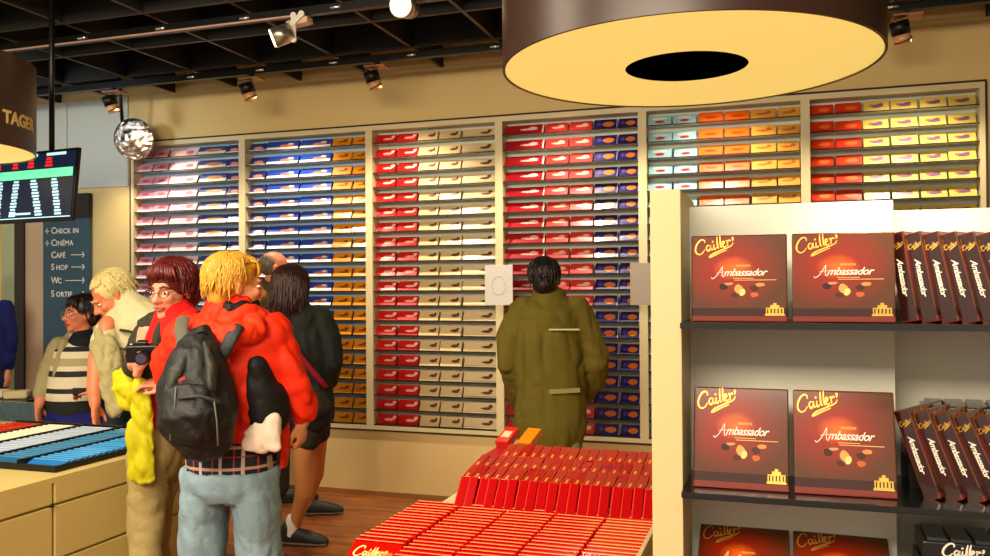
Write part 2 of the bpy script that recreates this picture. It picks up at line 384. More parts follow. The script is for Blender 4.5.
# ------------------------------------------------------------------ wall display: six bays
EDGES = [-3.07, -2.03, -.955, .035, 1.02, 2.02, 3.00]
ROWZ = [2.543 - .1069*i for i in range(20)]
undersm = mat('shelf_metal', (226, 236, 228), .4); edge_shade_m = mat('shelf_edge_and_shade', (22, 22, 20), .8)  # dark tops carry painted shade between the rows; front lips share the colour
blueback = mat('blue_back', (176, 214, 246), .6); greyback = mat('grey_back', (222, 228, 212), .6)
BAYN = ('first', 'second', 'third', 'fourth', 'fifth', 'sixth')
BAYD = ('pink and blue', 'blue and gold', 'red and cream', 'crimson and navy', 'pale blue and orange', 'red and yellow')
for i in range(6):
    a, b = EDGES[i], EDGES[i+1]
    t = thing('shelving_bay', ((a+b)/2, 0, 0), label='%s recessed wall bay from the left, filled with %s chocolate bars' % (BAYN[i], BAYD[i]), cat='shelving', group='recessed wall bays of chocolate bars')
    h = (b-a)/2; s = .027
    mb = MB(); y0 = -.012
    mb.box((-h, y0, ZB), (-h+s, .255, ZT)); mb.box((h-s, y0, ZB), (h, .255, ZT)); mb.box((-h+s, y0, ZT-.035), (h-s, .255, ZT)); mb.box((-h+s, y0, ZB), (h-s, .255, ROWZ[-1]-.008))
    mb.build('frame', frame_m, t)
    MB().box((-h+s, .105, ZB+.02), (h-s, .12, ZT-.035)).build('back_panel', blueback if i in (0, 1) else greyback, t)
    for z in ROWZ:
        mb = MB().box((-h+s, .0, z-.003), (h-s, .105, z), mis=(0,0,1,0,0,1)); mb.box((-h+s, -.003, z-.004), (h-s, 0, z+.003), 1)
        mb.build('shelf', [undersm, edge_shade_m], t)
struct('trim_4', (lambda q: (q.box((U0-.01, -.014, ZT), (U1+.01, 0, ZT+.012)), q.box((U0-.01, -.014, ZB-.012), (U1+.01, 0, ZB)), q.box((U0-.012, -.014, ZB), (U0, 0, ZT)), q.box((U1, -.014, ZB), (U1+.012, 0, ZT)), q)[-1])(MB()), dark_line)

# wrappers
K = {}
def kind(key, base, marks, name, words, rough=.3): K[key] = (art('wrapper_' + key, base, marks, rough=rough), mat('edge_' + key, tuple(int(c*.8) for c in base), rough + .05, coat=.5), words)
kind('pink', (216, 140, 152), [('e', .55, .5, .24, .16, (186, 80, 92)), ('r', .5, .1, .5, .1, (250, 236, 236))], '', 'pink')
kind('wpink', (240, 206, 206), [('e', .72, .45, .14, .25, (196, 120, 130)), ('r', .3, .85, .3, .1, (220, 150, 160))], '', 'wide pale pink')
kind('bluecake', (52, 66, 130), [('r', .5, .2, .5, .2, (236, 226, 206)), ('e', .55, .5, .3, .2, (196, 130, 70))], '', 'blue and tan')
kind('smallblue', (44, 48, 120), [('e', .55, .35, .3, .22, (226, 150, 130)), ('r', .5, .08, .5, .08, (240, 230, 230))], '', 'small navy')
kind('blue', (30, 66, 168), [('r', .5, .15, .5, .15, (238, 238, 232)), ('e', .64, .44, .22, .17, (214, 120, 84)), ('e', .75, .62, .09, .10, (240, 236, 230))], '', 'wide blue')
kind('gold', (222, 140, 22), [('e', .55, .45, .26, .1, (140, 74, 10)), ('e', .7, .62, .1, .12, (110, 60, 14))], '', 'orange-gold')
kind('red', (206, 18, 16), [('e', .62, .45, .24, .13, (250, 190, 170)), ('e', .85, .66, .08, .16, (250, 214, 200)), ('r', .5, .04, .5, .04, (120, 8, 8))], '', 'red')
kind('cream', (212, 184, 134), [('e', .68, .5, .18, .16, (104, 66, 40)), ('e', .82, .68, .06, .12, (70, 40, 26))], '', 'cream')
kind('wcream', (218, 194, 148), [('e', .68, .45, .15, .14, (96, 60, 38)), ('e', .80, .66, .07, .16, (80, 48, 30)), ('r', .5, .1, .5, .03, (150, 120, 80))], '', 'wide cream')
kind('crimson', (158, 14, 26), [('e', .62, .46, .22, .12, (240, 190, 180)), ('e', .72, .6, .1, .14, (240, 200, 190)), ('r', .97, .5, .02, .5, (240, 200, 180))], '', 'wide crimson')
kind('rose', (206, 50, 46), [('e', .56, .46, .3, .12, (250, 186, 160)), ('e', .7, .62, .14, .12, (250, 206, 180))], '', 'rose-red')
kind('navy', (26, 20, 92), [('e', .62, .45, .24, .26, (226, 120, 40)), ('e', .22, .5, .1, .2, (86, 60, 160)), ('r', .98, .5, .015, .5, (190, 180, 230))], '', 'navy and orange')
kind('sky', (158, 200, 208), [('e', .5, .34, .2, .14, (180, 50, 40)), ('e', .5, .66, .34, .14, (206, 232, 236))], '', 'pale blue')
kind('orange', (232, 104, 14), [('e', .5, .45, .26, .14, (200, 60, 10)), ('r', .5, .05, .5, .05, (180, 70, 10))], '', 'orange')
kind('tan', (224, 160, 66), [('e', .45, .45, .26, .12, (190, 110, 40)), ('e', .72, .6, .1, .15, (176, 96, 34))], '', 'golden tan')
kind('scarlet', (214, 50, 16), [('e', .6, .45, .24, .2, (238, 110, 50)), ('r', .5, .05, .5, .05, (130, 26, 10))], '', 'scarlet')
kind('yellow', (218, 194, 96), [('e', .5, .45, .28, .16, (120, 84, 130)), ('e', .3, .5, .08, .14, (200, 110, 80)), ('e', .66, .6, .12, .1, (150, 70, 100))], '', 'pale yellow')
PH, TILT, PT = .078, R(29), .022
BARS = {}
def bar_mesh(key, wd, h=PH, th=PT):
    k = (key, round(wd, 3), h, th)
    if k not in BARS:
        mb = MB(); bm = mb.bm
        mb.box((-wd/2, 0, 0), (wd/2, th, h), mis=(1,1,0,1,1,1))
        # crimped wrapper ends: pinch the ends a touch
        me = bpy.data.meshes.new('bar'); bmesh.ops.recalc_face_normals(bm, faces=bm.faces[:])
        es = [e for e in bm.edges]
        bmesh.ops.bevel(bm, geom=es, offset=.0022, segments=1, affect='EDGES', profile=.5)
        bm.to_mesh(me); bm.free(); me.materials.append(K[key][0]); me.materials.append(K[key][1]); BARS[k] = me
    return BARS[k]
COLS = [
 [('pink', -3.048, -2.895), ('pink', -2.888, -2.742), ('wpink', -2.734, -2.470), ('bluecake', -2.460, -2.202), ('smallblue', -2.195, -2.068)],
 [('smallblue', -1.995, -1.848), ('blue', -1.838, -1.560), ('blue', -1.552, -1.283), ('gold', -1.275, -1.118), ('gold', -1.110, -.985)],
 [('red', -.922, -.762), ('red', -.755, -.593), ('cream', -.586, -.432), ('cream', -.425, -.258), ('wcream', -.250, .003)],
 [('crimson', .065, .350), ('rose', .357, .517), ('rose', .523, .683), ('navy', .690, .851), ('navy', .857, .990)],
 [('sky', 1.050, 1.207), ('sky', 1.213, 1.365), ('orange', 1.372, 1.529), ('orange', 1.535, 1.690), ('tan', 1.697, 1.851), ('tan', 1.857, 1.990)],
 [('scarlet', 2.050, 2.187), ('scarlet', 2.193, 2.345), ('yellow', 2.351, 2.499), ('yellow', 2.505, 2.655), ('yellow', 2.662, 2.809), ('yellow', 2.815, 2.965)]]
CN5 = ('leftmost', 'second', 'middle', 'fourth', 'rightmost'); CN6 = ('leftmost', 'second', 'third', 'fourth', 'fifth', 'rightmost')
HID = [',,,,,,,,4,134,124,14,01234,01234,01234,01234,01234,01234,01234,01234', ',,,,,,,,,1,01,01,01,012,012,012,01234,01234,01234,01234', ',,,,,,,,,,,,,,,,01234,01234,01234,01234', ',,,,,,,,,,,1,1,012,012,012,01234,01234,01234,01234', ',,,,,,12345,,,0,0,,,,,,,,,', ',,,,,,012,012345,,,,,,,,,,,,']
hidden = []
for b, cols in enumerate(COLS):
    nm = CN5 if len(cols) == 5 else CN6
    for r, z in enumerate(ROWZ):
        for c, (key, a, e) in enumerate(cols):
            rr = random.Random(b*1000 + r*10 + c)
            wide = e - a > .22
            if not wide and (c in [int(q) for q in HID[b].split(',')[r]] or (b == 4 and r > 6 and c > 0) or (b == 5 and r > 7)):
                hidden.append((bar_mesh(key, e-a-.004), Matrix.Translation(((a+e)/2, .018, z + .0045)) @ Matrix.Rotation(-TILT, 4, 'X'))); continue
            o = link('wide_chocolate_box' if wide else 'chocolate_bar', bar_mesh(key, e-a-.004), None, ((a+e)/2 + rr.uniform(-.003, .003), .012 + rr.uniform(0, .012), z + .0045), (-TILT + rr.uniform(-.05, .05), 0, rr.uniform(-.02, .02)))
            tag(o, ('%s chocolate box, %s on the %s shelf from top, %s bay' if wide else '%s chocolate bar, %s on the %s shelf from top, %s bay') % (K[key][2], nm[c], ORD[r], BAYN[b]), 'chocolate box' if wide else 'chocolate bar', '%s %s in the %s wall bay' % (K[key][2], 'boxes' if wide else 'bars', BAYN[b]))

mb = MB(); hm = []
for me_, M in hidden:
    base = len(mb.bm.verts); idx = []
    for m_ in me_.materials:
        if m_ not in hm: hm.append(m_)
        idx.append(hm.index(m_))
    vs = [mb.bm.verts.new(M @ v.co) for v in me_.vertices]; uvl = me_.uv_layers[0].data
    for pl in me_.polygons:
        f = mb.bm.faces.new([vs[i] for i in pl.vertices]); f.material_index = idx[pl.material_index]
        for l, li in zip(f.loops, pl.loop_indices): l[mb.uv].uv = uvl[li].uv
o = mb.build('chocolate_bars', hm); tag(o, 'remaining small chocolate bars of the wall bays, behind the visitors and the display unit', 'chocolate bars', kind='stuff')

# notices
for (u, w_, col, lb) in ((.125, .19, (224, 220, 214), 'white square notice on the post between red and crimson bars'), (1.05, .135, (176, 160, 142), 'grey square notice on the post behind the display unit')):
    t = thing('notice', (u, -.05 if 0 else -.3, 1.512), label=lb, cat='sign', group='square notices in front of the wall bays')
    MB().box((-w_/2, -.004, -.131), (w_/2, .004, .131), bev=.001).build('panel', mat('notice_%d' % col[0], col, .35, coat=.3), t)
    MB().cyl((0, .004, 0), (0, .285, 0), .008, 10).build('bracket', silver, t)
    if col[0] > 200:
        mb = MB(); mb.loft([(.045*cos(2*pi*k/28), -.0045, .06*sin(2*pi*k/28)) for k in range(29)], [.0016]*29, n=6, cap=False); mb.build('faint_emblem', mat('faint_print', (204, 200, 196), .5), t)

# wayfinding sign
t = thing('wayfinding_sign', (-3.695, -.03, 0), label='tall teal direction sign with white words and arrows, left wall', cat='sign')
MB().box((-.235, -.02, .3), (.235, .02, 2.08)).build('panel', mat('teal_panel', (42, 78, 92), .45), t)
MB().box((-.235, -.02, 2.08), (.235, .02, 2.285)).build('upper_band', mat('near_black', (18, 18, 20), .5), t)  # upper stretch of the sign drawn near black
for z, s_, ar in ((1.985, 'CHECK IN', 'L'), (1.885, 'CINÉMA', 'L'), (1.785, 'CAFÉ', 'R'), (1.685, 'SHOP', 'R'), (1.575, 'WC', 'R'), (1.465, 'SORTIE', 'R')):
    w0 = text('lettering', s_[0], .075, whiteprint, t, (-.150, -.021, z), bold=.0012, align='LEFT')
    text('lettering', s_[1:], .058, whiteprint, t, (-.098 if s_[0] != 'W' else -.08, -.021, z-.005), bold=.0012, align='LEFT', space=1.05)
    mb = MB(); y = -.0225
    if ar == 'L': x0, x1, hx, dx = -.165, -.205, -.205, 1
    else: x0, x1, hx, dx = {'CAFÉ': .06, 'SHOP': .06, 'WC': .0, 'SORTIE': .13}[s_], .195, .195, -1
    mb.box((min(x0, x1), y, z-.004), (max(x0, x1), y+.002, z+.002))
    for sg in (1, -1): mb.box((0, y, -.003), (.03, y+.002, .003), M=Matrix.Translation((hx, 0, z-.001)) @ Matrix.Rotation(-sg*.8 if dx > 0 else pi+sg*.8, 4, 'Y'))
    mb.build('arrow', whiteprint, t)

# convex mirror
t = thing('convex_mirror', (-2.86, -.22, 2.66), (R(8), 0, R(14)), 'round convex security mirror at the upper left corner of the wall bays', 'mirror')
mb = MB(); n = 48
for j in range(8):
    for k in range(n):
        q = []
        for jj, kk in ((j, k), (j, k+1), (j+1, k+1), (j+1, k)):
            rr = .155*jj/8; a = 2*pi*kk/n; q.append((rr*cos(a), -.055*(1-(rr/.155)**2), rr*sin(a)))
        if j == 0: q = q[1:]
        mb.quad(q, smooth=True)
bmesh.ops.remove_doubles(mb.bm, verts=mb.bm.verts, dist=1e-5)
mb.build('mirror_face', mat('mirror', (226, 216, 204), .06, metal=1, bump=(9, 1, .10)), t)
MB().cyl((0, .0, 0), (0, .012, 0), .16, 48).build('rim', mat('rim', (60, 40, 34), .4), t)
MB().cyl((-.09, .02, .0), (-.09, .02, .68), .014, 12).build('mounting_pole', black, t)

# ------------------------------------------------------------------ ceiling screen
t = thing('display_screen', tuple(P(27, 187, 4.5)), (R(-6), 0, YAW - R(24)), 'dark ceiling-hung departures style screen with a mint green bar, left', 'screen')
MB().box((-.36, 0, -.19), (.36, .02, .19), bev=.004).build('casing', mat('screen_black', (10, 11, 16), .3), t)
sb = mat('screen_glow', (14, 20, 34), .3, emit=(16, 24, 44), es=.8)
MB().box((-.345, -.003, -.172), (.345, 0, .175)).build('screen_face', sb, t)
def px2l(x, y): return ((x - 13)/853*4.5*1.09, -(y - 187 + (x-13)*.072)/853*4.5)
def emis(name, c, s): return mat(name, c, .5, emit=c, es=s)
mint = emis('mint_glow', (96, 214, 150), .9); redg = emis('red_glow', (226, 30, 30), .8); whg = emis('white_glow', (170, 214, 226), .8)
x0, z0 = px2l(-50, 0)[0], .045
MB().box((-.345, -.006, .042), (.335, -.003, .088)).build('green_bar', mint, t)
mb = MB(); 
for cx, wd in ((.02, .045), (.155, .05), (-.10, .04), (-.24, .05)):
    for k in range(3): mb.box((cx-wd/2 + .003*k, -.006, .100+.018*k), (cx+wd/2 - .003*k, -.003, .112+.018*k))
mb.build('red_marks', redg, t)
mb = MB()
for cx, wd in ((.03, .07), (.205, .14), (-.14, .08)): mb.box((cx-wd/2, -.006, .158), (cx+wd/2, -.003, .172))
for cx, wd, st in ((.215, .045, .0045), (.06, .05, .0055), (-.07, .045, -.001), (-.2, .05, 0)):
    for k in range(12):
        off = st*k - .01; w2 = wd*(1 if k % 3 else .75)
        mb.box((cx + off - w2/2, -.006, .024 - .0165*k), (cx + off + w2/2, -.003, .034 - .0165*k))
mb.box((-.11, -.006, -.150), (.05, -.003, -.140)); mb.box((-.345, -.006, -.171), (.345, -.003, -.167))
mb.build('text_lines', whg, t)
MB().cyl((.118, .045, .10), (.118, .045 - .125, 1.29), .014, 12).build('ceiling_pole', black, t)

# ------------------------------------------------------------------ filed bars (counter and red display)
def kind2(key, base, words, marks=(), rough=.13): kind(key, base, list(marks), '', words, rough)
kind2('rred', (220, 12, 8), 'red', [('r', .5, .97, .5, .035, (250, 150, 96)), ('r', .5, .90, .5, .03, (150, 6, 6)), ('e', .6, .4, .3, .16, (240, 110, 50))])  # pale top strip is a painted glint, dark band below it painted gap shade
kind2('cblue', (30, 116, 188), 'bright blue', [('r', .5, .9, .5, .08, (80, 160, 216))])
kind2('cteal', (40, 100, 142), 'dusty blue', [('r', .5, .9, .5, .08, (80, 140, 176))])
kind2('cpale', (146, 166, 190), 'pale blue-white', [('r', .5, .9, .5, .08, (196, 210, 226))])
kind2('ccream', (236, 226, 190), 'cream', [('r', .5, .9, .5, .1, (250, 246, 220))])
def file_(key, u, v0, v1, dv, z, wd, h, th, lean, lab, group, name='chocolate_tablet'):
    n = int((v1-v0)/dv) + 1; out = []
    for i in range(n):
        rr = random.Random(hash((round(u*100), i)) & 0xffff)
        o = link(name, bar_mesh(key, wd-.004, h, th), None, (u + rr.uniform(-.002, .002), v0 + dv*i, z), (-lean + rr.uniform(-.012, .012), 0, rr.uniform(-.012, .012)))
        tag(o, lab % ORD[i], 'chocolate tablet', group); out.append(o)
    return out

# sales counter, front face towards the aisle
cbeige = mat('counter_laminate', (212, 190, 116), .38, coat=.15, noise=(1.5, .04))
t = thing('sales_counter', (-.645, -3.0, 0), label='long beige counter with drawer panels at lower left', cat='counter')
mb = MB()
mb.box((-1.75, -1.0, 0), (-.02, .82, .80)); mb.box((-1.75, -.20, .80), (0, .82, .82)); mb.box((-.20, -1.0, .80), (0, -.20, .82)); mb.box((-1.75, -1.0, .80), (-.20, -.97, .82))
mb.build('body', cbeige, t)
MB().box((-.90, -.97, .8005), (-.20, -.20, .803)).build('sunken_tray', mat('dark_wood_tray', (96, 52, 24), .5), t)
gapm = mat('panel_gap', (96, 70, 30), .8)
for i, (a, b) in enumerate(((-1.0, -.155), (-.145, .36), (.37, .82))):
    for z0, z1 in ((.725, .80), (.525, .715), (.06, .515)):
        MB().box((-.02, a+.002, z0), (0, b-.002, z1), bev=.002).build('panel', cbeige, t)
MB().box((-.022, -1.0, .0), (-.019, .82, .06)).build('plinth', gapm, t)
MB().cyl((-.005, -.17, .722), (.006, -.155, .722), .006, 8).build('lock', black, t)
# display tray and its files
t = thing('counter_tray', (-.70, -2.69, .822), label='black framed shallow tray on the beige counter holding blue and white bars', cat='tray')
mb = MB(); mb.box((-1.05, -.40, 0), (0, .40, .006)); mb.box((-1.05, -.40, .006), (-.0, -.385, .022)); mb.box((-1.05, .385, .006), (0, .40, .03)); mb.box((-.012, -.385, .006), (0, .385, .022))
mb.build('tray', black, t)
for u in (-.195, -.385, -.61, -.81): MB().box((u-.005, -.385, .006), (u+.005, .385, .034)).build('divider', black, t)
for key, u, wd, nm in (('cblue', -.802, .172, 'bright blue file nearest the aisle'), ('cteal', -.988, .172, 'dusty blue file'), ('cpale', -1.197, .208, 'pale blue-white file'), ('ccream', -1.410, .182, 'cream file'), ('rred', -1.625, .205, 'red file')):
    file_(key, u, -3.06, -2.40, .033, .830, wd, .06, .010, R(68), '%s tablet from the front, ' + nm + ', on the counter', 'bars filed on the beige counter')

# red display in the middle
t = thing('display_table', (0, 0, 0), label='low beige display table carrying the files of red chocolate bars', cat='table')
MB().box((.865, -4.0, .0), (1.53, -2.72, .805)).build('body', cream, t)
MB().box((.84, -4.02, .805), (1.545, -2.70, .826), bev=.003).build('top', cream, t)
MB().box((.96, -3.185, .8265), (1.53, -2.78, .87)).build('riser', cream, t)
MB().box((1.532, -4.0, .826), (1.542, -2.74, .875)).build('side_lip', mat('ribbed_cream', (206, 190, 140), .4), t)
FN = ('leftmost', 'second', 'third', 'fourth', 'rightmost')
for c in range(5):
    u = .90 + .1415*(c) ; off = (.0 if c else -.006)
    out = file_('rred', u + off, (-3.70 if c == 0 else -3.90), -3.285, .0285, .8268, .138, .075, .011, R(57), '%s red tablet from the front, ' + FN[c] + ' file of the red display', 'red bars filed on the display table')
    if c == 0: first_red = out[0]
kind2('stick', (170, 8, 12), 'red stick', [('r', .5, .16, .12, .14, (222, 150, 60)), ('r', .06, .5, .06, .5, (240, 60, 40))])
for ri, (v, z, h, lean, n0, n1) in enumerate(((-3.275, .829, .138, 40, 0, 19), (-3.172, .931, .095, 81, 0, 19), (-3.078, .947, .090, 81, 0, 19), (-2.985, .962, .10, 79, 2, 19))):
    if ri: MB_ = None
    for i in range(n0, n1):
        rr = random.Random(ri*100+i)
        o = link('chocolate_stick_box', bar_mesh('stick', .0285, h, .018), None, (.955 + .0306*i + rr.uniform(-.001, .001), v + rr.uniform(-.002, .002), z), (-R(lean) + rr.uniform(-.03, .03), 0, rr.uniform(-.02, .02)))
        tag(o, 'narrow red chocolate box, %s from the left in the %s row behind the flat files' % (ORD[i-n0], ('front', 'second', 'third', 'rearmost')[ri]), 'chocolate box', 'narrow red boxes standing in rows on the display')
# risers carrying the rear rows
t2 = thing('stepped_riser', (0, 0, 0), label='stepped red cardboard riser under the narrow red boxes', cat='display stand')
mb = MB(); rm = mat('red_card', (170, 12, 12), .5)
mb.box((.945, -3.172, .871), (1.53, -3.078, .929)); mb.box((.945, -3.078, .871), (1.53, -2.985, .945)); mb.box((.945, -2.985, .871), (1.53, -2.80, .960))
mb.build('riser', rm, t2)
kind2('loosered', (214, 30, 22), 'loose red', [('r', .5, .5, .3, .2, (236, 190, 150))]); kind2('looseorange', (240, 130, 20), 'loose orange')
for key, px, py, D, lb in (('loosered', 502, 449, 2.86, 'loose red chocolate box lying tilted at the rear left corner of the red display'), ('looseorange', 530, 450, 2.9, 'loose orange chocolate box lying tilted behind the narrow red boxes')):
    p = P(px, py, D)
    o = link('chocolate_box', bar_mesh(key, .05, .09, .03), None, (p.x, -2.875, .985), (-R(66), 0, R(-12))); tag(o, lb, 'chocolate box')

# ------------------------------------------------------------------ script lettering
LET = [  # strokes of the swelling script, unit height about 1
 [(1.02,.78),(1.06,.98),(.86,1.12),(.55,1.0),(.25,.66),(.12,.25),(.3,-.06),(.62,-.04),(.92,.22)],
 [(1.42,.44),(1.25,.52),(1.08,.34),(1.10,.10),(1.25,.06),(1.42,.28),(1.48,.5),(1.44,.16),(1.54,.06),(1.66,.2)],
 [(1.74,.5),(1.68,.14),(1.78,.06),(1.9,.2)],
 [(2.16,1.10),(2.06,.6),(2.03,.14),(2.14,.10)],
 [(2.42,1.14),(2.32,.6),(2.29,.14),(2.40,.12)],
 [(2.42,.22),(2.62,.38),(2.62,.54),(2.50,.52),(2.44,.22),(2.56,.04),(2.76,.16)],
 [(2.78,.5),(2.9,.52),(2.86,.06)], [(2.88,.3),(3.0,.5),(3.14,.52),(3.16,.42)],
 [(3.3,.66),(3.42,.7),(3.38,.5),(3.3,.44)], [(3.36,.26),(3.1,.02),(2.3,-.14),(1.5,-.30),(1.15,-.5),(1.3,-.52),(2.0,-.36),(2.7,-.24)],
 [(1.66,.66),(1.72,.76),(1.76,.68)]]
def script_mb(mb, sc_, M, mi=0, bold=.16):
    for i, st in enumerate(LET):
        pts = catmull([Vector((p[0]*sc_, p[1]*sc_)) for p in st], 6); n = len(pts)
        wd = [bold*sc_*(.55 + .6*sin(pi*j/(n-1))) for j in range(n)]
        mb.ribbon(pts, wd, M, .0, mi)
def script_obj(name, size, m, parent, x, z, y, rot=.22, bold=.17):
    mb = MB(); script_mb(mb, size, Matrix.Translation((x, y, z)) @ Matrix.Rotation(-rot, 4, 'Y'), 0, bold)
    return mb.build(name, m, parent)
so = script_obj('lettering', .026, palegold, None, -.055, .022, -.0006, rot=.0); so.parent = first_red; so['label'] = 'gold script lettering'
# ------------------------------------------------------------------ praline boxes
BW, BH, BD = .178, .168, .03
boxart = art('praline_box_print', (88, 46, 22), [('g', .40, .62, .60, .48, (164, 28, 6)), ('g', .45, .62, .22, .14, (240, 110, 24)), ('r', .5, .11, .5, .045, (52, 14, 10)), ('r', .5, .03, .5, .035, (120, 40, 20)),
    ('e', .34, .40, .05, .035, (52, 18, 10)), ('e', .66, .38, .05, .03, (70, 26, 12)), ('e', .50, .38, .045, .05, (230, 160, 80)), ('e', .54, .34, .03, .035, (250, 210, 130)), ('e', .46, .30, .045, .03, (70, 34, 16)),
    ('e', .72, .42, .05, .022, (226, 140, 70)), ('e', .66, .31, .045, .025, (196, 92, 30)), ('e', .40, .44, .045, .015, (210, 150, 90))], rough=.16, coat=.8, nz=.05, wrap=.07)
boxside = mat('praline_box_side', (46, 14, 12), .18, coat=.8)
goldtop = mat('praline_box_top', (170, 130, 66), .35, metal=.3)
title_me = text_me('mbassador', .0195, shear=.45, ext=.0002, bold=.0002, align='LEFT', space=.92)
title_me.materials.append(whiteprint)
small_me = text_me('MAISON', .0065, ext=.0002, align='LEFT', space=1.1); small_me.materials.append(palegold)
spine_me = text_me('Ambassador', .0145, shear=.45, ext=.0002, bold=.0003, space=.92); spine_me.materials.append(whiteprint)
for m_ in (title_me, small_me, spine_me):
    while len(m_.materials) > 1: m_.materials.pop(index=0)
def praline_box(name, spine=False):
    mb = MB(); mb.box((-BW/2, 0, 0), (BW/2, BD, BH), mis=(1,1,0,1,1,2), bev=.0025)
    root = mb.build(name, [boxart, boxside, goldtop])
    script_obj('script_lettering', .0225, gold, root, -.082, BH-.037, -.0008, bold=.11)
    mb = MB(); M = Matrix.Translation((-.046, -.0008, .089)) @ Matrix.Scale(.82, 4)
    a = catmull([Vector(p)*.001 for p in ((-6, -4), (-2, -7), (8, 2), (19, 20), (20, 20), (19, 0), (24, -2))], 6)
    mb.ribbon(a, .0016, M, 0); mb.ribbon(catmull([Vector(p)*.001 for p in ((6, 6), (14, 8), (24, 9))], 4), .0010, M, 0)
    mb.build('title_initial', whiteprint, root)
    link('title_lettering', title_me, root, (-.0285, -.0008, .0945), (pi/2, 0, 0))
    link('small_lettering', small_me, root, (-.004, -.0008, .1075), (pi/2, 0, 0))
    mb = MB()
    for k in range(26): mb.box((-.008 + k*.003, -.0010, .0795), (-.008 + k*.003 + .0021, -.0006, .0808))
    for k in range(13): mb.box((-.010 + k*.003, -.0010, .0830), (-.010 + k*.003 + .0021, -.0006, .0842))
    mb.build('caption', palegold, root)
    mb = MB()
    mb.box((.048, -.001, .012), (.084, -.0005, .015)); mb.box((.050, -.001, .015), (.082, -.0005, .027)); mb.box((.058, -.001, .027), (.074, -.0005, .032)); mb.box((.063, -.001, .032), (.069, -.0005, .036))
    for k in range(5): mb.box((.052 + k*.0062, -.0014, .0165), (.0545 + k*.0062, -.0009, .0255), 1)
    mb.build('palace_emblem', [gold, boxside], root)
    if spine:
        link('spine_lettering', spine_me, root, (-BW/2 - .0006, BD/2, BH*.50), (pi/2, R(90), -pi/2))
        script_obj('spine_script', .007, gold, root, 0, 0, 0).matrix_local = Matrix.Translation((-BW/2 - .0008, .026, BH-.03)) @ Matrix.Rotation(-pi/2, 4, 'Z')
    return root
VF = -3.885
S1, S2, S3 = 1.429, 1.108, .885
# display unit
t = thing('display_unit', (0, 0, 0), label='tall cream shelving unit with black shelves in the right foreground', cat='shelving')
unitm = mat('unit_cream', (206, 186, 136), .5, noise=(1.5, .04)); unitin = mat('unit_panel', (206, 204, 188), .5)
MB().box((1.612, -3.90, 0), (1.671, -3.62, 1.688), bev=.0015).build('side_panel', unitm, t)
MB().box((1.671, -3.725, 0), (2.068, -3.63, 1.668)).build('back_panel', unitin, t)
MB().box((2.068, -3.655, 0), (2.95, -3.62, 1.652)).build('back_panel', unitin, t)
MB().box((2.95, -3.90, 0), (3.0, -3.62, 1.688)).build('side_panel', unitm, t)
for z in (S1, S2, S3, .45):
    sh = MB().box((1.671, -3.93, z-.010), (2.95, -3.725, z)); sh.box((2.068, -3.725, z-.010), (2.95, -3.655, z))
    sh = sh.build('shelf', mat('shelf_black', (16, 14, 12), .22, coat=.3), t)
    MB().box((1.673, -3.934, z-.011), (2.95, -3.930, z+.001)).build('shelf_lip', black_gloss, sh)
lab = {(S1, 0): 'flat praline box facing forward on the upper black shelf, left one', (S1, 1): 'flat praline box facing forward on the upper black shelf, right one',
       (S2, 0): 'flat praline box facing forward on the middle black shelf, left one', (S2, 1): 'flat praline box facing forward on the middle black shelf, right one', (S3, 0): 'dark praline box top showing at the bottom edge, left one', (S3, 1): 'dark praline box top showing at the bottom edge, right one'}
proto = None
for z in (S1, S2, S3):
    for k, u in enumerate((1.777, 1.964)):
        if proto is None: proto = praline_box('praline_box'); o = proto
        else: o = dup(proto)
        o.location = (u, VF + .004, z + .001); o.rotation_euler = (-R({S1: 4, S2: 14, S3: 55}[z]), 0, R(.6 if k else -.3)); o.scale = (1, 1, 1.0 if z == S1 else 1.16)
        if z == S3: o.location.y += .0
        tag(o, lab[(z, k)], 'chocolate box', 'forward-facing praline boxes')
ps = praline_box('praline_box', True); first = True
def leaning(x, v, z, lean, yaw, label):
    global first
    o = ps if first else dup(ps); first = False
    # origin at front-left foot: spine towards the viewer's left
    M = Matrix.Translation((x, v, z)) @ Matrix.Rotation(yaw, 4, 'Z') @ Matrix.Rotation(-lean, 4, 'X') @ Matrix.Translation((BW/2, 0, 0))
    o.matrix_basis = M; tag(o, label, 'chocolate box', 'praline boxes leaning like books')
    return o
YB = R(62)
for i in range(6):
    leaning(2.092 + .0322*i, -3.865 - .004*i + .0, S1 + .004, R(9 + i*1.4), YB, '%s praline box from the left leaning spine outward on the upper shelf' % ORD[i])
for i in range(5):
    leaning(2.125 + .036*i, -3.865, S2 + .004, R(19 + i*1.5), YB, '%s praline box from the left leaning spine outward on the middle shelf' % ORD[i])

# black trays behind
kind2('blackbox', (26, 28, 30), 'black')
def black_tray(loc, rot, label, w_=.17, d_=.12, lettering=False):
    t = thing('black_praline_tray', loc, rot, label, 'box', 'black ridged praline boxes')
    MB().box((0, 0, 0), (w_, d_, .03), bev=.002).build('carton', mat('black_card', (24, 26, 28), .25, coat=.4), t)
    for k in range(4): MB().box((.008 + k*(w_-.012)/4, .006, .030), (.008 + (k+1)*(w_-.012)/4 - .006, d_-.01, .036), bev=.001).build('ridge', mat('slate_card', (44, 52, 54), .3, coat=.4), t)
    if lettering: script_obj('script_lettering', .02, whiteprint, t, .03, .008, -.0008, rot=.0)
for k in range(3):
    black_tray((2.085 + .012*k, -3.78 + .02*k, S2 + .05 + .037*k), (0, 0, R(-4*k)), '%s black ridged box up in the pile behind the leaning boxes on the middle shelf' % ORD[k], w_=.16)
for k in range(4):
    black_tray((2.085 + .004*k, -3.86 + .004*k, S3 + .001 + .0375*k), (0, 0, R(-1)), '%s black ridged box up in the pile on the lowest visible shelf' % ORD[k], w_=.17, lettering=True)
tb = thing('black_box_stand', (2.085, -3.78, S2 + .001), label='black block under the ridged boxes behind the leaning boxes', cat='box')
MB().box((0, 0, 0), (.17, .13, .048)).build('block', black, tb)

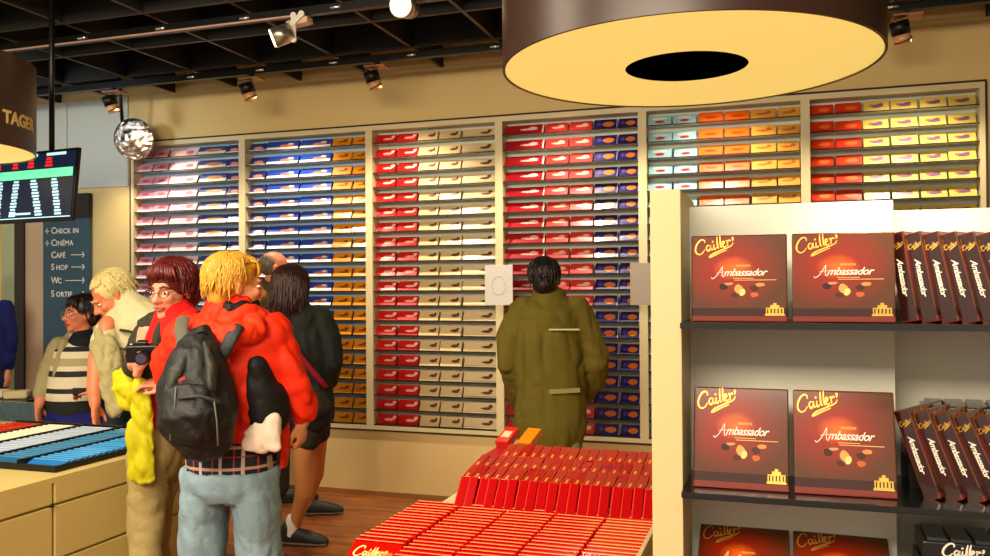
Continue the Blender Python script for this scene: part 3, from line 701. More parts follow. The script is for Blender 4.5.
# ------------------------------------------------------------------ people
skinm = mat('skin', (226, 152, 108), .5, noise=(6, .06)); skin2 = mat('skin_ruddy', (216, 128, 92), .5, noise=(6, .06))
eyew = mat('eye_white', (236, 230, 220), .2); iris = mat('iris', (50, 36, 26), .2); lipm = mat('lips', (176, 74, 66), .45)
def headM(pos, face, nod=0, roll=0):
    """head frame: +y towards the face, z up; face = horizontal look direction, nod > 0 looks down"""
    f = Vector((face[0], face[1], 0)).normalized(); yaw = math.atan2(-f.x, f.y)
    return Matrix.Translation(pos) @ Matrix.Rotation(yaw, 4, 'Z') @ Matrix.Rotation(-nod, 4, 'X') @ Matrix.Rotation(roll, 4, 'Y')
def add_head(mb, M, s=1.0):
    S = M @ Matrix.Scale(s, 4)
    b = lambda c, r: mb.ball(c, r, S)
    b((0, -.016, .034), (.074, .094, .083)); b((0, .022, -.028), (.060, .066, .082)); b((0, .022, -.066), (.053, .058, .040))
    b((0, .066, -.094), (.026, .022, .020)); b((0, .080, .024), (.046, .015, .010)); b((-.034, .064, -.022), (.022, .022, .020)); b((.034, .064, -.022), (.022, .022, .020))
    mb.loft([S @ Vector(p) for p in ((0, .086, .014), (0, .098, -.010), (0, .110, -.028))], [.009*s, .011*s, .014*s])
    b((.013, .098, -.031), .0095); b((-.013, .098, -.031), .0095); b((0, .086, -.058), (.026, .012, .014))
    for q in (1, -1):
        b((q*.077, -.008, -.008), (.008, .018, .031)); b((q*.083, -.014, .008), (.007, .016, .016))
def face_parts(root, M, s=1.0, glasses=None, brow=(70, 44, 28)):
    S = M @ Matrix.Scale(s, 4)
    for q in (1, -1):
        e = MB().ball((q*.031, .0775, .002), (.0125, .0095, .0062), S).build('eye', eyew, root)
        MB().ball((q*.031, .0845, .002), (.0056, .0035, .0058), S).build('iris', iris, e)
        mb = MB(); mb.loft([S @ Vector(p) for p in ((q*.014, .092, .024), (q*.032, .090, .029), (q*.050, .078, .022))], [.0035*s, .004*s, .002*s], n=8); mb.build('eyebrow', mat('brow_%d' % brow[0], brow, .7), root)
    mb = MB(); mb.loft([S @ Vector(p) for p in ((-.022, .088, -.060), (0, .098, -.057), (.022, .088, -.060))], [.003*s, .0055*s, .003*s], n=8)
    mb.loft([S @ Vector(p) for p in ((-.018, .088, -.066), (0, .097, -.067), (.018, .088, -.066))], [.003*s, .006*s, .003*s], n=8); mb.build('lips', lipm, root)
    if glasses:
        mb = MB()
        for q in (1, -1):
            c = [S @ Vector((q*.033 + .024*cos(a)*1.0, .101 - .004*abs(cos(a)), .0 + .017*sin(a))) for a in [2*pi*k/20 for k in range(21)]]
            mb.loft(c, [.0018*s]*21, n=6, cap=False)
            mb.loft([S @ Vector((q*.057, .098, .006)), S @ Vector((q*.078, .04, .008)), S @ Vector((q*.082, -.02, .004))], [.0018*s]*3, n=6)
        mb.loft([S @ Vector((-.009, .101, .004)), S @ Vector((.009, .101, .004))], [.0018*s]*2, n=6)
        mb.build('glasses', glasses, root)
def add_hand(mb, wrist, d, palm_n, s=1.0, curl=.35, left=False):
    """wrist point, d = pointing direction, palm_n = direction the palm faces"""
    d = Vector(d).normalized(); pn = Vector(palm_n); pn = (pn - d*pn.dot(d)).normalized(); x = d.cross(pn)*(1 if not left else -1)
    W = Vector(wrist); L = lambda a, b, c: W + (x*a + d*b + pn*c)*s
    mb.loft([L(0, -.01, 0), L(0, .03, 0), L(0, .065, 0), L(0, .092, .003)], [(.026*s, .020*s), (.034*s, .017*s), (.040*s, .015*s), (.038*s, .011*s)], side=x)
    for i, (a, ln) in enumerate(((-.030, .072), (-.010, .082), (.010, .076), (.030, .058))):
        c = curl*(1 + .15*i); p = L(a, .088, .002); pts = [p]; ang = c*.5
        for seg in (.45, .32, .23):
            dd = d*cos(ang) + pn*sin(ang); p = p + dd*ln*seg*s; pts.append(p); ang += c
        mb.loft(pts, [.0092*s, .0088*s, .0080*s, .0068*s], n=10)
    p0 = L(-.026, .022, .004); p1 = L(-.052, .052, .014); p2 = L(-.058, .080, .022); p3 = L(-.054, .102, .028)
    mb.loft([p0, p1, p2, p3], [.015*s, .0125*s, .0105*s, .008*s], n=10)
def hair_obj(root, M, s, colr, cap, locks=260, length=.09, down=1.0, lockr=.006, seed=1, front=.35, sheen=.45, bangs=0):
    """a cap of ellipsoids plus individual locks running down over it"""
    hm = mat('hair_%d_%d' % (colr[0], colr[2]), colr, sheen, noise=(40, .35)); rr = random.Random(seed)
    S = M @ Matrix.Scale(s, 4); mb = MB()
    for c, r in cap: mb.ball(c, r, S)
    c0, r0 = Vector(cap[0][0]), Vector(cap[0][1])
    for i in range(locks):
        a = rr.uniform(0, 2*pi); el = rr.uniform(.12, 1.45) if sin(a) > -.1 else rr.uniform(-.25, 1.45)
        if sin(a) > front and el < .75: continue        # keep the face free (+y is the face)
        pts, rad = [], []
        steps = 6; L = length*rr.uniform(.6, 1.2); da = rr.uniform(-.25, .25)
        for j in range(steps):
            t = j/(steps-1); e = el - L/ .1 * t * down; aa = a + da*t
            if e > -.35: p = c0 + Vector((r0.x*cos(e)*cos(aa), r0.y*cos(e)*sin(aa), r0.z*sin(e)))*(1.0 + .05*rr.random() + .04*t)
            else: p = pts_l + Vector((rr.uniform(-.004, .004), rr.uniform(-.004, .004), -L/steps))
            if sin(aa) > front + .1 and e < .5: break
            pts_l = p; pts.append(S @ p); rad.append((lockr*(1.25 - t)*s, lockr*.6*(1.2 - t)*s))
        if len(pts) > 2: mb.loft(pts, rad, n=6, cap=False)
    for i in range(bangs):     # fringe swept over the forehead
        x = rr.uniform(-.062, .062); sw = rr.uniform(-.022, .010); z0 = c0.z + r0.z*.90 - abs(x)*.35
        pts = [S @ Vector(q) for q in ((x*.7, .015, z0), (x + sw*.3, .062, z0 - .008), (x + sw*.8, .090 - abs(x)*.35, z0 - .034), (x + sw*1.3, .096 - abs(x)*.5, z0 - .055 - rr.random()*.016))]
        mb.loft(pts, [(lockr*1.3*s, lockr*.8*s), (lockr*1.3*s, lockr*.8*s), (lockr*s, lockr*.6*s), (lockr*.3*s, lockr*.3*s)], n=6, cap=False)
    return mb.build('hair', hm, root)
def limb(mb, pts, rad, side=None): mb.loft(pts, rad, side=side, n=16)
def shoe(root, heel, d, m, sole, s=1.0, name='shoe'):
    d = Vector(d).normalized(); x = d.cross(UP); H = Vector(heel); L = lambda a, b, c: H + x*a*s + d*b*s + UP*c*s
    mb = MB(); mb.loft([L(0, 0, .045), L(0, .07, .05), L(0, .15, .043), L(0, .22, .032), L(0, .255, .026)], [(.036*s, .052*s), (.040*s, .058*s), (.046*s, .048*s), (.046*s, .038*s), (.036*s, .028*s)], side=x, n=16)
    mb.loft([L(0, .0, .06), L(0, .01, .105)], [(.036*s, .04*s), (.038*s, .042*s)], side=x)
    o = organic(mb.build(name, m, root), .007, 2)
    mb = MB(); mb.loft([L(0, -.01, .012), L(0, .10, .012), L(0, .2, .012), L(0, .265, .012)], [(.036*s, .012), (.042*s, .012), (.048*s, .012), (.034*s, .012)], side=x); mb.build('sole', sole, o)
    mb = MB()
    for k in range(4): mb.loft([L(-.025, .11 + .022*k, .088 - .008*k), L(0, .112 + .022*k, .096 - .009*k), L(.025, .11 + .022*k, .088 - .008*k)], [.003]*3, n=6)
    mb.build('laces', mat('laces', (70, 66, 60), .8), o)
    return o
def person(label, at): return thing('person', at, label=label, cat='person')
def rel(root, *obs):
    """keep world placement of parts that were modelled in world space"""
    for o in obs: o.matrix_parent_inverse = Matrix.Translation(-Vector(root.location))
def fix_tree(root):
    for o in root.children: o.matrix_parent_inverse = Matrix.Translation(-root.location)
fabric = lambda n, c, r=.8, b=(60, .25): mat(n, c, max(r, .62), spec=.22, noise=(5, .14), bump=b)
def jitter(v, a=.0): return Vector(v)

# ---- man in khaki jacket, seen from behind, at the wall
D = 4.6
p = person('man in khaki olive jacket seen from behind, facing the crimson and navy bars', tuple(Vector((*P(550, 400, D).xy, 0))))
M_ = headM(P(544, 280, D), FV + RV*.05); body = MB(); add_head(body, M_, 1.0)
hipz = .93
cx = lambda px, z, dd=0: Vector((*P(px, 300, D + dd).xy, z))
limb(body, [P(546, 292, D), P(547, 312, D)], [.050, .048])
limb(body, [cx(549, 1.34), cx(549, 1.2), cx(550, 1.0), cx(550, .92)], [(.16, .09), (.15, .10), (.14, .10), (.15, .11)], side=RV)
for px, q in ((524, -1), (576, 1)):
    limb(body, [cx(550 + 15*q, .92), cx(550 + 17*q, .5), cx(550 + 17*q, .09)], [.085, .055, .038])
    limb(body, [cx(550 + 26*q, 1.33), cx(550 + 41*q, 1.12), cx(550 + 34*q, .92, .12)], [.04, .04, .03]); add_hand(body, cx(550 + 34*q, .92, .12), FV*.5 - UP*.8, -RV*q, left=q > 0)
organic(body.build('body', skinm, p), .008, 3)
kh = fabric('khaki_cloth', (104, 92, 30)); khd = fabric('khaki_seam', (150, 140, 84))
mb = MB()
limb(mb, [cx(548, 1.44), cx(549, 1.37), cx(549, 1.22), cx(550, 1.05), cx(550, .90), cx(550, .77), cx(550, .72)], [(.10, .075), (.185, .115), (.195, .135), (.185, .14), (.195, .145), (.205, .15), (.195, .14)], side=RV)
limb(mb, [cx(547, 1.43), cx(547, 1.48)], [(.075, .07), (.068, .062)], side=RV)
limb(mb, [cx(522, 1.37), cx(511, 1.22, .0), cx(509, 1.08, .0), cx(513, .98, .08), cx(518, .86, .18)], [.078, .074, .068, .062, .052])
limb(mb, [cx(577, 1.37), cx(590, 1.22, .0), cx(596, 1.08, .0), cx(594, .98, .08), cx(582, .88, .18)], [.078, .074, .068, .062, .052])
organic(mb.build('jacket', kh, p), .010, 4, (.10, .035))
MB().box((-.075, -.004, -.004), (.085, 0, .004), M=Matrix.Translation(cx(563, 1.275, -.145)) @ Matrix.Rotation(YAW, 4, 'Z')).build('piping', mat('pale_piping', (214, 206, 160), .6), p)
MB().box((-.075, -.004, -.012), (.085, 0, .012), M=Matrix.Translation(cx(563, .955, -.150)) @ Matrix.Rotation(YAW, 4, 'Z') @ Matrix.Rotation(-.05, 4, 'Y')).build('reflective_band', khd, p)
mb = MB()
limb(mb, [cx(550, .98), cx(550, .85)], [(.165, .12), (.175, .125)], side=RV)
for q in (-1, 1): limb(mb, [cx(550 + 15*q, .88), cx(550 + 17*q, .5), cx(550 + 17*q, .10)], [.098, .078, .07])
organic(mb.build('trousers', fabric('khaki_trousers', (150, 136, 74)), p), .012, 3, (.12, .02))
for q in (-1, 1): shoe(p, cx(550 + 17*q, 0, -.06), FV, mat('dark_leather', (36, 30, 26), .45), mat('dark_sole', (24, 22, 20), .7))
hair_obj(p, M_, 1.0, (26, 17, 11), [((0, -.022, .036), (.083, .098, .088)), ((0, -.055, -.02), (.066, .055, .06))], 300, .07, seed=3, front=.5, lockr=.007)
fix_tree(p)

# ---- dark-haired woman in dark jacket and shorts
D = 5.0; p = person('dark-haired woman in dark jacket and shorts with pink shoulder strap, seen from behind', tuple(Vector((*P(300, 400, D).xy, 0))))
cx = lambda px, z, dd=0: Vector((*P(px, 300, D + dd).xy, z))
M_ = headM(P(292, 287, D), FV*.9 + RV*.35, .1); body = MB(); add_head(body, M_, .97)
limb(body, [cx(292, 1.46), cx(294, 1.36)], [.046, .055])
limb(body, [cx(297, 1.32), cx(299, 1.1), cx(302, .9)], [(.14, .085), (.12, .09), (.14, .10)], side=RV)
limb(body, [cx(303, .82, .0), cx(305, .64, -.02), cx(302, .48, -.02), cx(303, .30, -.02), cx(294, .11, .02), cx(292, .06, .03)], [.085, .066, .053, .052, .036, .034])
limb(body, [cx(311, .82, .08), cx(317, .62, .2), cx(317, .48, .34), cx(315, .3, .52), cx(308, .12, .66), cx(307, .06, .66)], [.085, .066, .053, .052, .036, .034])
limb(body, [cx(270, 1.32), cx(266, 1.1), cx(272, .95, .1)], [.045, .038, .028]); add_hand(body, cx(272, .95, .1), FV*.6 - UP*.6, RV, .95)
limb(body, [cx(324, 1.32), cx(333, 1.08), cx(330, .93, .14)], [.045, .038, .028]); add_hand(body, cx(330, .93, .14), FV*.7 - UP*.5, -RV, .95, left=True)
organic(body.build('body', mat('tan_skin', (208, 136, 76), .5, noise=(5, .07)), p), .008, 3)
dk = fabric('charcoal_cloth', (30, 32, 28), .7)
mb = MB()
limb(mb, [cx(294, 1.40), cx(296, 1.33), cx(297, 1.2), cx(300, 1.05), cx(302, .88), cx(303, .76)], [(.09, .07), (.17, .11), (.18, .125), (.17, .125), (.18, .13), (.185, .135)], side=RV)
limb(mb, [cx(270, 1.33), cx(264, 1.2), cx(264, 1.06), cx(270, .94, .1)], [.068, .064, .058, .046])
limb(mb, [cx(322, 1.33), cx(331, 1.2), cx(333, 1.06), cx(329, .93, .13)], [.068, .064, .058, .046])
organic(mb.build('jacket', dk, p), .011, 4, (.11, .03))
mb = MB(); limb(mb, [cx(303, .92), cx(304, .80)], [(.165, .125), (.18, .14)], side=RV)
limb(mb, [cx(303, .82, 0), cx(306, .64, -.01)], [.10, .095]); limb(mb, [cx(311, .82, .08), cx(316, .645, .16)], [.10, .092])
organic(mb.build('shorts', fabric('dark_shorts', (52, 46, 34)), p), .011, 3, (.1, .02))
mb = MB(); st = [cx(274, 1.385, -.10), cx(279, 1.30, -.15), cx(290, 1.18, -.165), cx(303, 1.09, -.165), cx(316, 1.0, -.15), cx(326, .93, -.10)]
mb.loft(st, [(.004, .018)]*6, side=-FV, n=8); mb.build('shoulder_strap', fabric('maroon_strap', (140, 22, 40)), p)
hair_obj(p, M_, 1.0, (56, 28, 16), [((0, -.02, .032), (.100, .112, .096)), ((0, -.062, -.05), (.094, .066, .10)), ((0, -.06, -.12), (.092, .055, .055))], 700, .24, seed=5, front=.45, lockr=.0065)
for (q, z, dd, px) in ((0, 0, .02, 285), (1, 0, .66, 303)):
    if q == 0: MB().loft([cx(291.5, .05, .02), cx(292.5, .14, .02)], [.042, .042], n=14).build('sock', mat('white_sock', (240, 230, 214), .8), p)
    shoe(p, cx(px, 0, dd - (0 if q else .0)), RV*.95 - FV*.15 if not q else RV*.96 + FV*.1, mat('black_trainer', (34, 34, 32), .6), mat('grey_sole', (110, 104, 84), .7), .93)
fix_tree(p)

# ---- balding man behind her
D = 5.98; p = person('balding grey-haired man partly hidden behind the dark-haired woman', tuple(Vector((*P(272, 400, D).xy, 0))))
cx = lambda px, z, dd=0: Vector((*P(px, 300, D + dd).xy, z))
M_ = headM(P(275, 269, D), RV*.9 + FV*.35 - UP*0, .25); body = MB(); add_head(body, M_, 1.02)
limb(body, [cx(273, 1.58), cx(270, 1.44)], [.055, .062]); limb(body, [cx(268, 1.42), cx(268, 1.2), cx(268, .95)], [(.15, .10), (.15, .10), (.15, .11)], side=RV)
for q in (-1, 1):
    limb(body, [cx(268 + 11*q, .95), cx(268 + 12*q, .5), cx(270 + 9*q, .09)], [.085, .055, .038])
    limb(body, [cx(268 + 24*q, 1.40), cx(268 + 31*q, 1.15), cx(270 + 24*q, .98, -.05)], [.05, .04, .03]); add_hand(body, cx(270 + 24*q, .98, -.05), RV*.5 - UP*.5, FV, left=q > 0)
organic(body.build('body', skin2, p), .008, 3)
mb = MB(); limb(mb, [cx(269, 1.50), cx(268, 1.43), cx(268, 1.25), cx(268, 1.0), cx(268, .85)], [(.09, .08), (.19, .12), (.19, .13), (.18, .14), (.18, .14)], side=RV)
for q in (-1, 1): limb(mb, [cx(268 + 26*q, 1.42), cx(268 + 32*q, 1.15), cx(270 + 25*q, 1.0, -.04)], [.075, .064, .05])
organic(mb.build('jacket', fabric('olive_brown_cloth', (72, 58, 30)), p), .012, 4, (.11, .03))
mb = MB(); limb(mb, [cx(268, .98), cx(268, .86)], [(.16, .12), (.17, .12)], side=RV)
for q in (-1, 1): limb(mb, [cx(268 + 11*q, .88), cx(268 + 12*q, .5), cx(270 + 9*q, .1)], [.10, .078, .068])
organic(mb.build('trousers', fabric('dark_trousers', (44, 38, 32)), p), .012, 3, (.12, .02))
for q in (-1, 1): shoe(p, cx(268 + 9*q, 0), RV*.9 + FV*.2, mat('dark_leather', (36, 30, 26), .45), mat('dark_sole', (24, 22, 20), .7))
face_parts(p, M_, 1.02, brow=(120, 100, 84))
hair_obj(p, M_, 1.02, (104, 90, 74), [((0, -.036, .016), (.080, .080, .076))], 220, .04, seed=8, front=.1, lockr=.004)
fix_tree(p)

# ---- striped woman behind the counter
D = 5.0; p = person('dark-haired woman with glasses in striped jumper and pale cardigan behind the counter', tuple(Vector((*P(72, 400, D).xy, 0))))
cx = lambda px, z, dd=0: Vector((*P(px, 300, D + dd).xy, z))
fc = -FV*.80 - RV*.60
M_ = headM(P(81, 314, D), fc, .0); body = MB(); add_head(body, M_, .93)
limb(body, [cx(83, 1.27), cx(82, 1.18)], [.045, .055]); limb(body, [cx(80, 1.12), cx(78, .95), cx(77, .75)], [(.15, .09), (.14, .10), (.15, .12)], side=RV)
for q in (-1, 1): limb(body, [cx(77 + 13*q, .76), cx(77 + 13*q, .42), cx(77 + 12*q, .09)], [.09, .058, .04])
limb(body, [cx(58, 1.12), cx(44, .98, -.02), cx(39, .84, -.12)], [.045, .04, .028]); add_hand(body, cx(38, .84, -.12), -UP + RV*.05, RV, .9)
limb(body, [cx(104, 1.14), cx(112, .96), cx(100, .93, -.22)], [.045, .04, .028]); add_hand(body, cx(99, .93, -.22), -RV - FV*.1, -FV*.2+UP*-.9, .9, curl=.5, left=True)
organic(body.build('body', skin2, p), .008, 3)
stripe = mat('striped_knit', (222, 210, 178), .8); nt = stripe.node_tree; b = nt.nodes['Principled BSDF']
tc = nt.nodes.new('ShaderNodeTexCoord'); sx = nt.nodes.new('ShaderNodeSeparateXYZ'); nt.links.new(tc.outputs['Object'], sx.inputs[0])
cr = nt.nodes.new('ShaderNodeValToRGB'); cr.color_ramp.interpolation = 'CONSTANT'
zs = [(0, (30, 28, 30)), (.86, (222, 210, 178)), (.905, (30, 28, 30)), (.935, (222, 210, 178)), (.985, (150, 140, 100)), (.985, (222, 210, 178)), (1.0, (30, 28, 30)), (1.03, (222, 210, 178)), (1.06, (168, 158, 116)), (1.10, (222, 210, 178)), (1.14, (26, 26, 28)), (1.17, (222, 210, 178))]
mr = nmath(nt, 'DIVIDE', sx.outputs[2], 1.4); els = cr.color_ramp.elements
els[0].position = 0; els[0].color = (*lin(zs[0][1]), 1); els[1].position = zs[1][0]/1.4; els[1].color = (*lin(zs[1][1]), 1)
for z_, c_ in zs[2:]:
    e = els.new(z_/1.4); e.color = (*lin(c_), 1)
nt.links.new(mr, cr.inputs[0]); nt.links.new(cr.outputs[0], b.inputs['Base Color'])
mb = MB(); limb(mb, [cx(82, 1.20), cx(81, 1.14), cx(79, 1.0), cx(77, .88), cx(77, .80)], [(.08, .07), (.155, .11), (.165, .15), (.175, .165), (.165, .15)], side=RV)
organic(mb.build('jumper', stripe, p), .010, 4)
mb = MB(); limb(mb, [cx(60, 1.16), cx(49, 1.02, -.01), cx(41, .90, -.08)], [.066, .062, .048]); limb(mb, [cx(102, 1.16), cx(111, .98), cx(104, .95, -.14)], [.066, .062, .048])
limb(mb, [cx(66, 1.19, -.04), cx(60, 1.05, -.07), cx(58, .88, -.07)], [(.03, .06), (.035, .06), (.03, .055)], side=RV)
limb(mb, [cx(84, 1.2, .05), cx(82, 1.1, .09), cx(80, .85, .10)], [(.12, .06), (.17, .07), (.18, .08)], side=RV)
organic(mb.build('cardigan', fabric('oatmeal_knit', (160, 148, 108)), p), .011, 4, (.08, .02))
mb = MB(); limb(mb, [cx(83, 1.235), cx(82, 1.19, -.02)], [(.062, .055), (.085, .07)], side=RV); organic(mb.build('collar', fabric('navy_collar', (22, 26, 34)), p), .009, 2)
mb = MB(); limb(mb, [cx(77, .86), cx(77, .72)], [(.165, .14), (.18, .15)], side=RV)
for q in (-1, 1): limb(mb, [cx(77 + 13*q, .74), cx(77 + 13*q, .42), cx(77 + 12*q, .1)], [.11, .085, .075])
organic(mb.build('trousers', fabric('blue_trousers', (32, 30, 110)), p), .012, 3, (.12, .02))
for q in (-1, 1): shoe(p, cx(77 + 12*q, 0, .05), -FV, mat('dark_leather', (36, 30, 26), .45), mat('dark_sole', (24, 22, 20), .7), .9)
face_parts(p, M_, .93, glasses=mat('silver_glasses', (210, 196, 190), .25, metal=.8))
hair_obj(p, M_, .93, (28, 16, 14), [((0, -.026, .040), (.086, .10, .088)), ((0, -.06, -.02), (.074, .05, .065))], 300, .10, seed=9, front=.42, lockr=.007, bangs=30)
fix_tree(p)
o = MB().box((-.035, -.008, -.02), (.035, .008, .02), bev=.004).build('phone', mat('phone_black', (12, 12, 16), .3), None, cx(79, .935, -.27), (0, 0, YAW)); tag(o, 'small black device held by the striped woman', 'phone')

# ---- white-haired man bending forward
D = 4.5; p = person('white-haired man in pale clothes bending forward and looking down', tuple(Vector((*P(125, 400, D + .25).xy, 0))))
cx = lambda px, z, dd=0: Vector((*P(px, 300, D + dd).xy, z))
fc = -RV*.80 - FV*.60
M_ = headM(P(112, 296, D), fc, .62); body = MB(); add_head(body, M_, 1.04)
limb(body, [P(124, 304, D), P(138, 318, D)], [.055, .065])
limb(body, [P(140, 322, D), P(140, 360, D + .05), P(138, 405, D + .1)], [(.14, .10), (.14, .11), (.15, .12)], side=RV)
for q in (-1, 1): limb(body, [Vector((*P(138 + 12*q, 300, D+.1).xy, .86)), Vector((*P(134 + 12*q, 300, D+.15).xy, .48)), Vector((*P(138 + 12*q, 300, D+.2).xy, .09))], [.09, .058, .04])
limb(body, [P(108, 325, D - .1), P(97, 358, D - .16), P(94, 388, D - .22), P(95, 404, D - .24)], [.05, .044, .036, .028]); add_hand(body, P(95, 404, D - .24), -UP + RV*.05, RV, .95, curl=.3)
limb(body, [P(156, 328, D + .1), P(160, 365, D), P(140, 380, D - .1)], [.05, .042, .03]); add_hand(body, P(140, 380, D - .1), -RV, UP*-1, .95, left=True)
organic(body.build('body', mat('pink_skin', (222, 128, 84), .5, noise=(6, .06)), p), .008, 3)
wc = fabric('cream_cloth', (214, 206, 160))
mb = MB(); limb(mb, [P(128, 300, D), P(140, 318, D), P(140, 345, D + .04), P(139, 380, D + .08), P(139, 410, D + .1)], [(.07, .07), (.165, .12), (.175, .14), (.17, .14), (.17, .14)], side=RV)
limb(mb, [P(150, 318, D + .1), P(160, 345, D + .06), P(160, 362, D)], [.08, .068, .06]); limb(mb, [P(122, 318, D - .02), P(108, 330, D - .09), P(101, 348, D - .14)], [.07, .066, .058])
organic(mb.build('shirt', wc, p), .011, 4, (.09, .03))
mb = MB()
for k, (a, bz) in enumerate((((104, 348), (135, 350)), ((112, 330), (136, 333)), ((104, 367), (132, 368)))):
    mb.loft([P(a[0] + 8, a[1], D - .12), P((a[0]+bz[0])/2 + 3, a[1] + 1, D - .155), P(bz[0], bz[1], D - .14)], [(.004, .007)]*3, side=-FV, n=8)
mb.build('shirt_piping', mat('dark_piping', (40, 34, 30), .7), p)
mb = MB(); limb(mb, [P(103, 338, D - .12), P(105, 350, D - .17), P(108, 370, D - .20), P(112, 400, D - .20), P(114, 414, D - .20)], [(.05, .06), (.075, .05), (.06, .045), (.045, .04), (.035, .03)], side=RV)
organic(mb.build('draped_jacket', fabric('sand_cloth', (176, 166, 116)), p), .009, 3, (.05, .035))
mb = MB(); limb(mb, [P(139, 400, D + .1), P(138, 425, D + .1)], [(.165, .14), (.175, .15)], side=RV)
for q in (-1, 1): limb(mb, [Vector((*P(138 + 12*q, 300, D+.1).xy, .80)), Vector((*P(134 + 12*q, 300, D+.15).xy, .48)), Vector((*P(138 + 12*q, 300, D+.2).xy, .1))], [.115, .085, .075])
organic(mb.build('jeans', fabric('dark_jeans', (40, 54, 66)), p), .012, 3, (.12, .02))
for q in (-1, 1): shoe(p, Vector((*P(138 + 12*q, 300, D+.2).xy, 0)), -RV*.8 - FV*.5, mat('dark_leather', (36, 30, 26), .45), mat('dark_sole', (24, 22, 20), .7))
face_parts(p, M_, 1.04, brow=(200, 190, 170))
hair_obj(p, M_, 1.04, (226, 206, 140), [((0, -.03, .040), (.086, .102, .086)), ((0, -.06, -.01), (.078, .055, .065))], 700, .07, seed=12, front=.36, lockr=.0055, sheen=.6)
fix_tree(p)

# ---- red-haired woman with glasses holding a camera
D = 3.34; p = person('red-haired woman with glasses in red fleece holding a camera, facing forward', tuple(Vector((*P(162, 400, D).xy, 0))))
cx = lambda px, z, dd=0: Vector((*P(px, 300, D + dd).xy, z))
M_ = headM(P(171, 291, D), -FV*.95 - RV*.25 , .12); body = MB(); add_head(body, M_, .93)
limb(body, [P(176, 305, D + .02), P(178, 328, D + .03)], [.043, .055])
limb(body, [cx(176, 1.30), cx(174, 1.1), cx(156, .9)], [(.13, .085), (.11, .09), (.10, .10)], side=RV)
for q in (-1, 1): limb(body, [cx(154 + 6*q, .86, .07*q), cx(149 + 5*q, .48, .10*q), cx(142 + 7*q, .09, .12*q)], [.06, .045, .038])
limb(body, [P(150, 330, D - .02), P(134, 372, D - .06), P(136, 362, D - .22)], [.045, .038, .028]); 
add_hand(body, P(138, 372, D - .24), UP*.8 + RV*.35 - FV*.1, RV*.6 - UP*.3 + FV*.2, .85, curl=.55)
limb(body, [P(204, 335, D), P(200, 375, D - .08), P(172, 384, D - .2)], [.045, .038, .028]); add_hand(body, P(172, 384, D - .2), -RV + UP*.1, -UP + FV*.4, .85, curl=.45, left=True)
organic(body.build('body', mat('fair_skin', (222, 146, 112), .48, noise=(6, .05)), p), .007, 3)
rf = fabric('red_fleece', (206, 22, 20), .8, (40, .3)); gv = fabric('grey_green_vest', (50, 48, 38))
mb = MB(); limb(mb, [cx(177, 1.40), cx(176, 1.33), cx(175, 1.2), cx(170, 1.07), cx(165, .99)], [(.075, .07), (.13, .10), (.14, .12), (.13, .115), (.125, .11)], side=RV)
limb(mb, [P(165, 318, D - .02), P(172, 325, D - .07), P(186, 322, D - .06), P(196, 312, D)], [.022, .026, .026, .022])
limb(mb, [P(200, 333, D), P(203, 360, D), P(190, 380, D - .1)], [.066, .056, .046])
organic(mb.build('fleece', rf, p), .009, 4, (.07, .022))
mb = MB(); limb(mb, [P(164, 322, D + .02), P(152, 330, D), P(142, 350, D - .01), P(136, 370, D - .05), P(136, 364, D - .15)], [.05, .066, .058, .052, .042])
limb(mb, [P(164, 325, D - .04), P(158, 350, D - .08), P(156, 380, D - .08)], [(.035, .04), (.03, .05), (.03, .05)], side=RV)
organic(mb.build('vest', gv, p), .009, 4, (.07, .025))
mb = MB(); limb(mb, [cx(162, 1.04), cx(158, .93), cx(156, .84)], [(.105, .10), (.105, .115), (.10, .12)], side=RV)
for q in (-1, 1): limb(mb, [cx(154 + 6*q, .86, .07*q), cx(149 + 5*q, .48, .10*q), cx(142 + 7*q, .08, .12*q)], [.080, .060, .058])
organic(mb.build('trousers', fabric('stone_trousers', (158, 140, 88)), p), .011, 3, (.1, .03))
for q in (-1, 1): shoe(p, cx(142 + 7*q, 0, .03 + .12*q), -FV*.7 - RV*.7*q, mat('dark_leather', (36, 30, 26), .45), mat('dark_sole', (24, 22, 20), .7), .92)
face_parts(p, M_, .93, glasses=mat('brown_glasses', (120, 84, 60), .25, metal=.5), brow=(96, 40, 24))
hair_obj(p, M_, .93, (88, 16, 14), [((0, -.028, .046), (.096, .106, .094)), ((0, -.060, -.02), (.092, .055, .080)), ((.0, .015, .076), (.078, .062, .040))], 800, .095, seed=15, front=.62, lockr=.0065, bangs=70)
fix_tree(p)
# camera
t = thing('photo_camera', tuple(P(143, 353, D - .30)), (R(12), 0, YAW + R(10)), 'black compact camera held up by the red-haired woman', 'camera')
MB().box((-.055, -.018, -.032), (.055, .018, .032), bev=.005).build('camera_body', mat('camera_black', (16, 16, 18), .35), t)
MB().box((-.018, -.016, .030), (.018, .014, .046), bev=.004).build('viewfinder', mat('camera_black', (16, 16, 18), .35), t)
l_ = MB().cyl((.005, -.018, -.002), (.005, -.055, -.004), .025, 24).build('lens', black_gloss, t)
MB().cyl((.005, -.055, -.004), (.005, -.058, -.004), .018, 24).build('lens_glass', mat('lens_glass', (60, 60, 90), .05, coat=1), l_)
MB().cyl((-.035, -.005, .032), (-.035, -.005, .038), .007, 12).build('shutter_button', silver, t)
# yellow raincoat hung over her arm
mb = MB()
limb(mb, [P(128, 372, D - .10), P(127, 388, D - .12), P(131, 404, D - .12)], [(.050, .03), (.066, .035), (.042, .03)], side=RV)
limb(mb, [P(140, 385, D - .17), P(143, 410, D - .18), P(141, 440, D - .18), P(141, 465, D - .18), P(141, 480, D - .18)], [(.034, .025), (.044, .022), (.050, .020), (.056, .018), (.054, .016)], side=RV)
o = organic(mb.build('yellow_raincoat', fabric('lime_nylon', (180, 172, 14), .5, (30, .3))), .008, 3, (.05, .03)); tag(o, 'lime yellow raincoat hanging over the arm of the red-haired woman', 'raincoat')

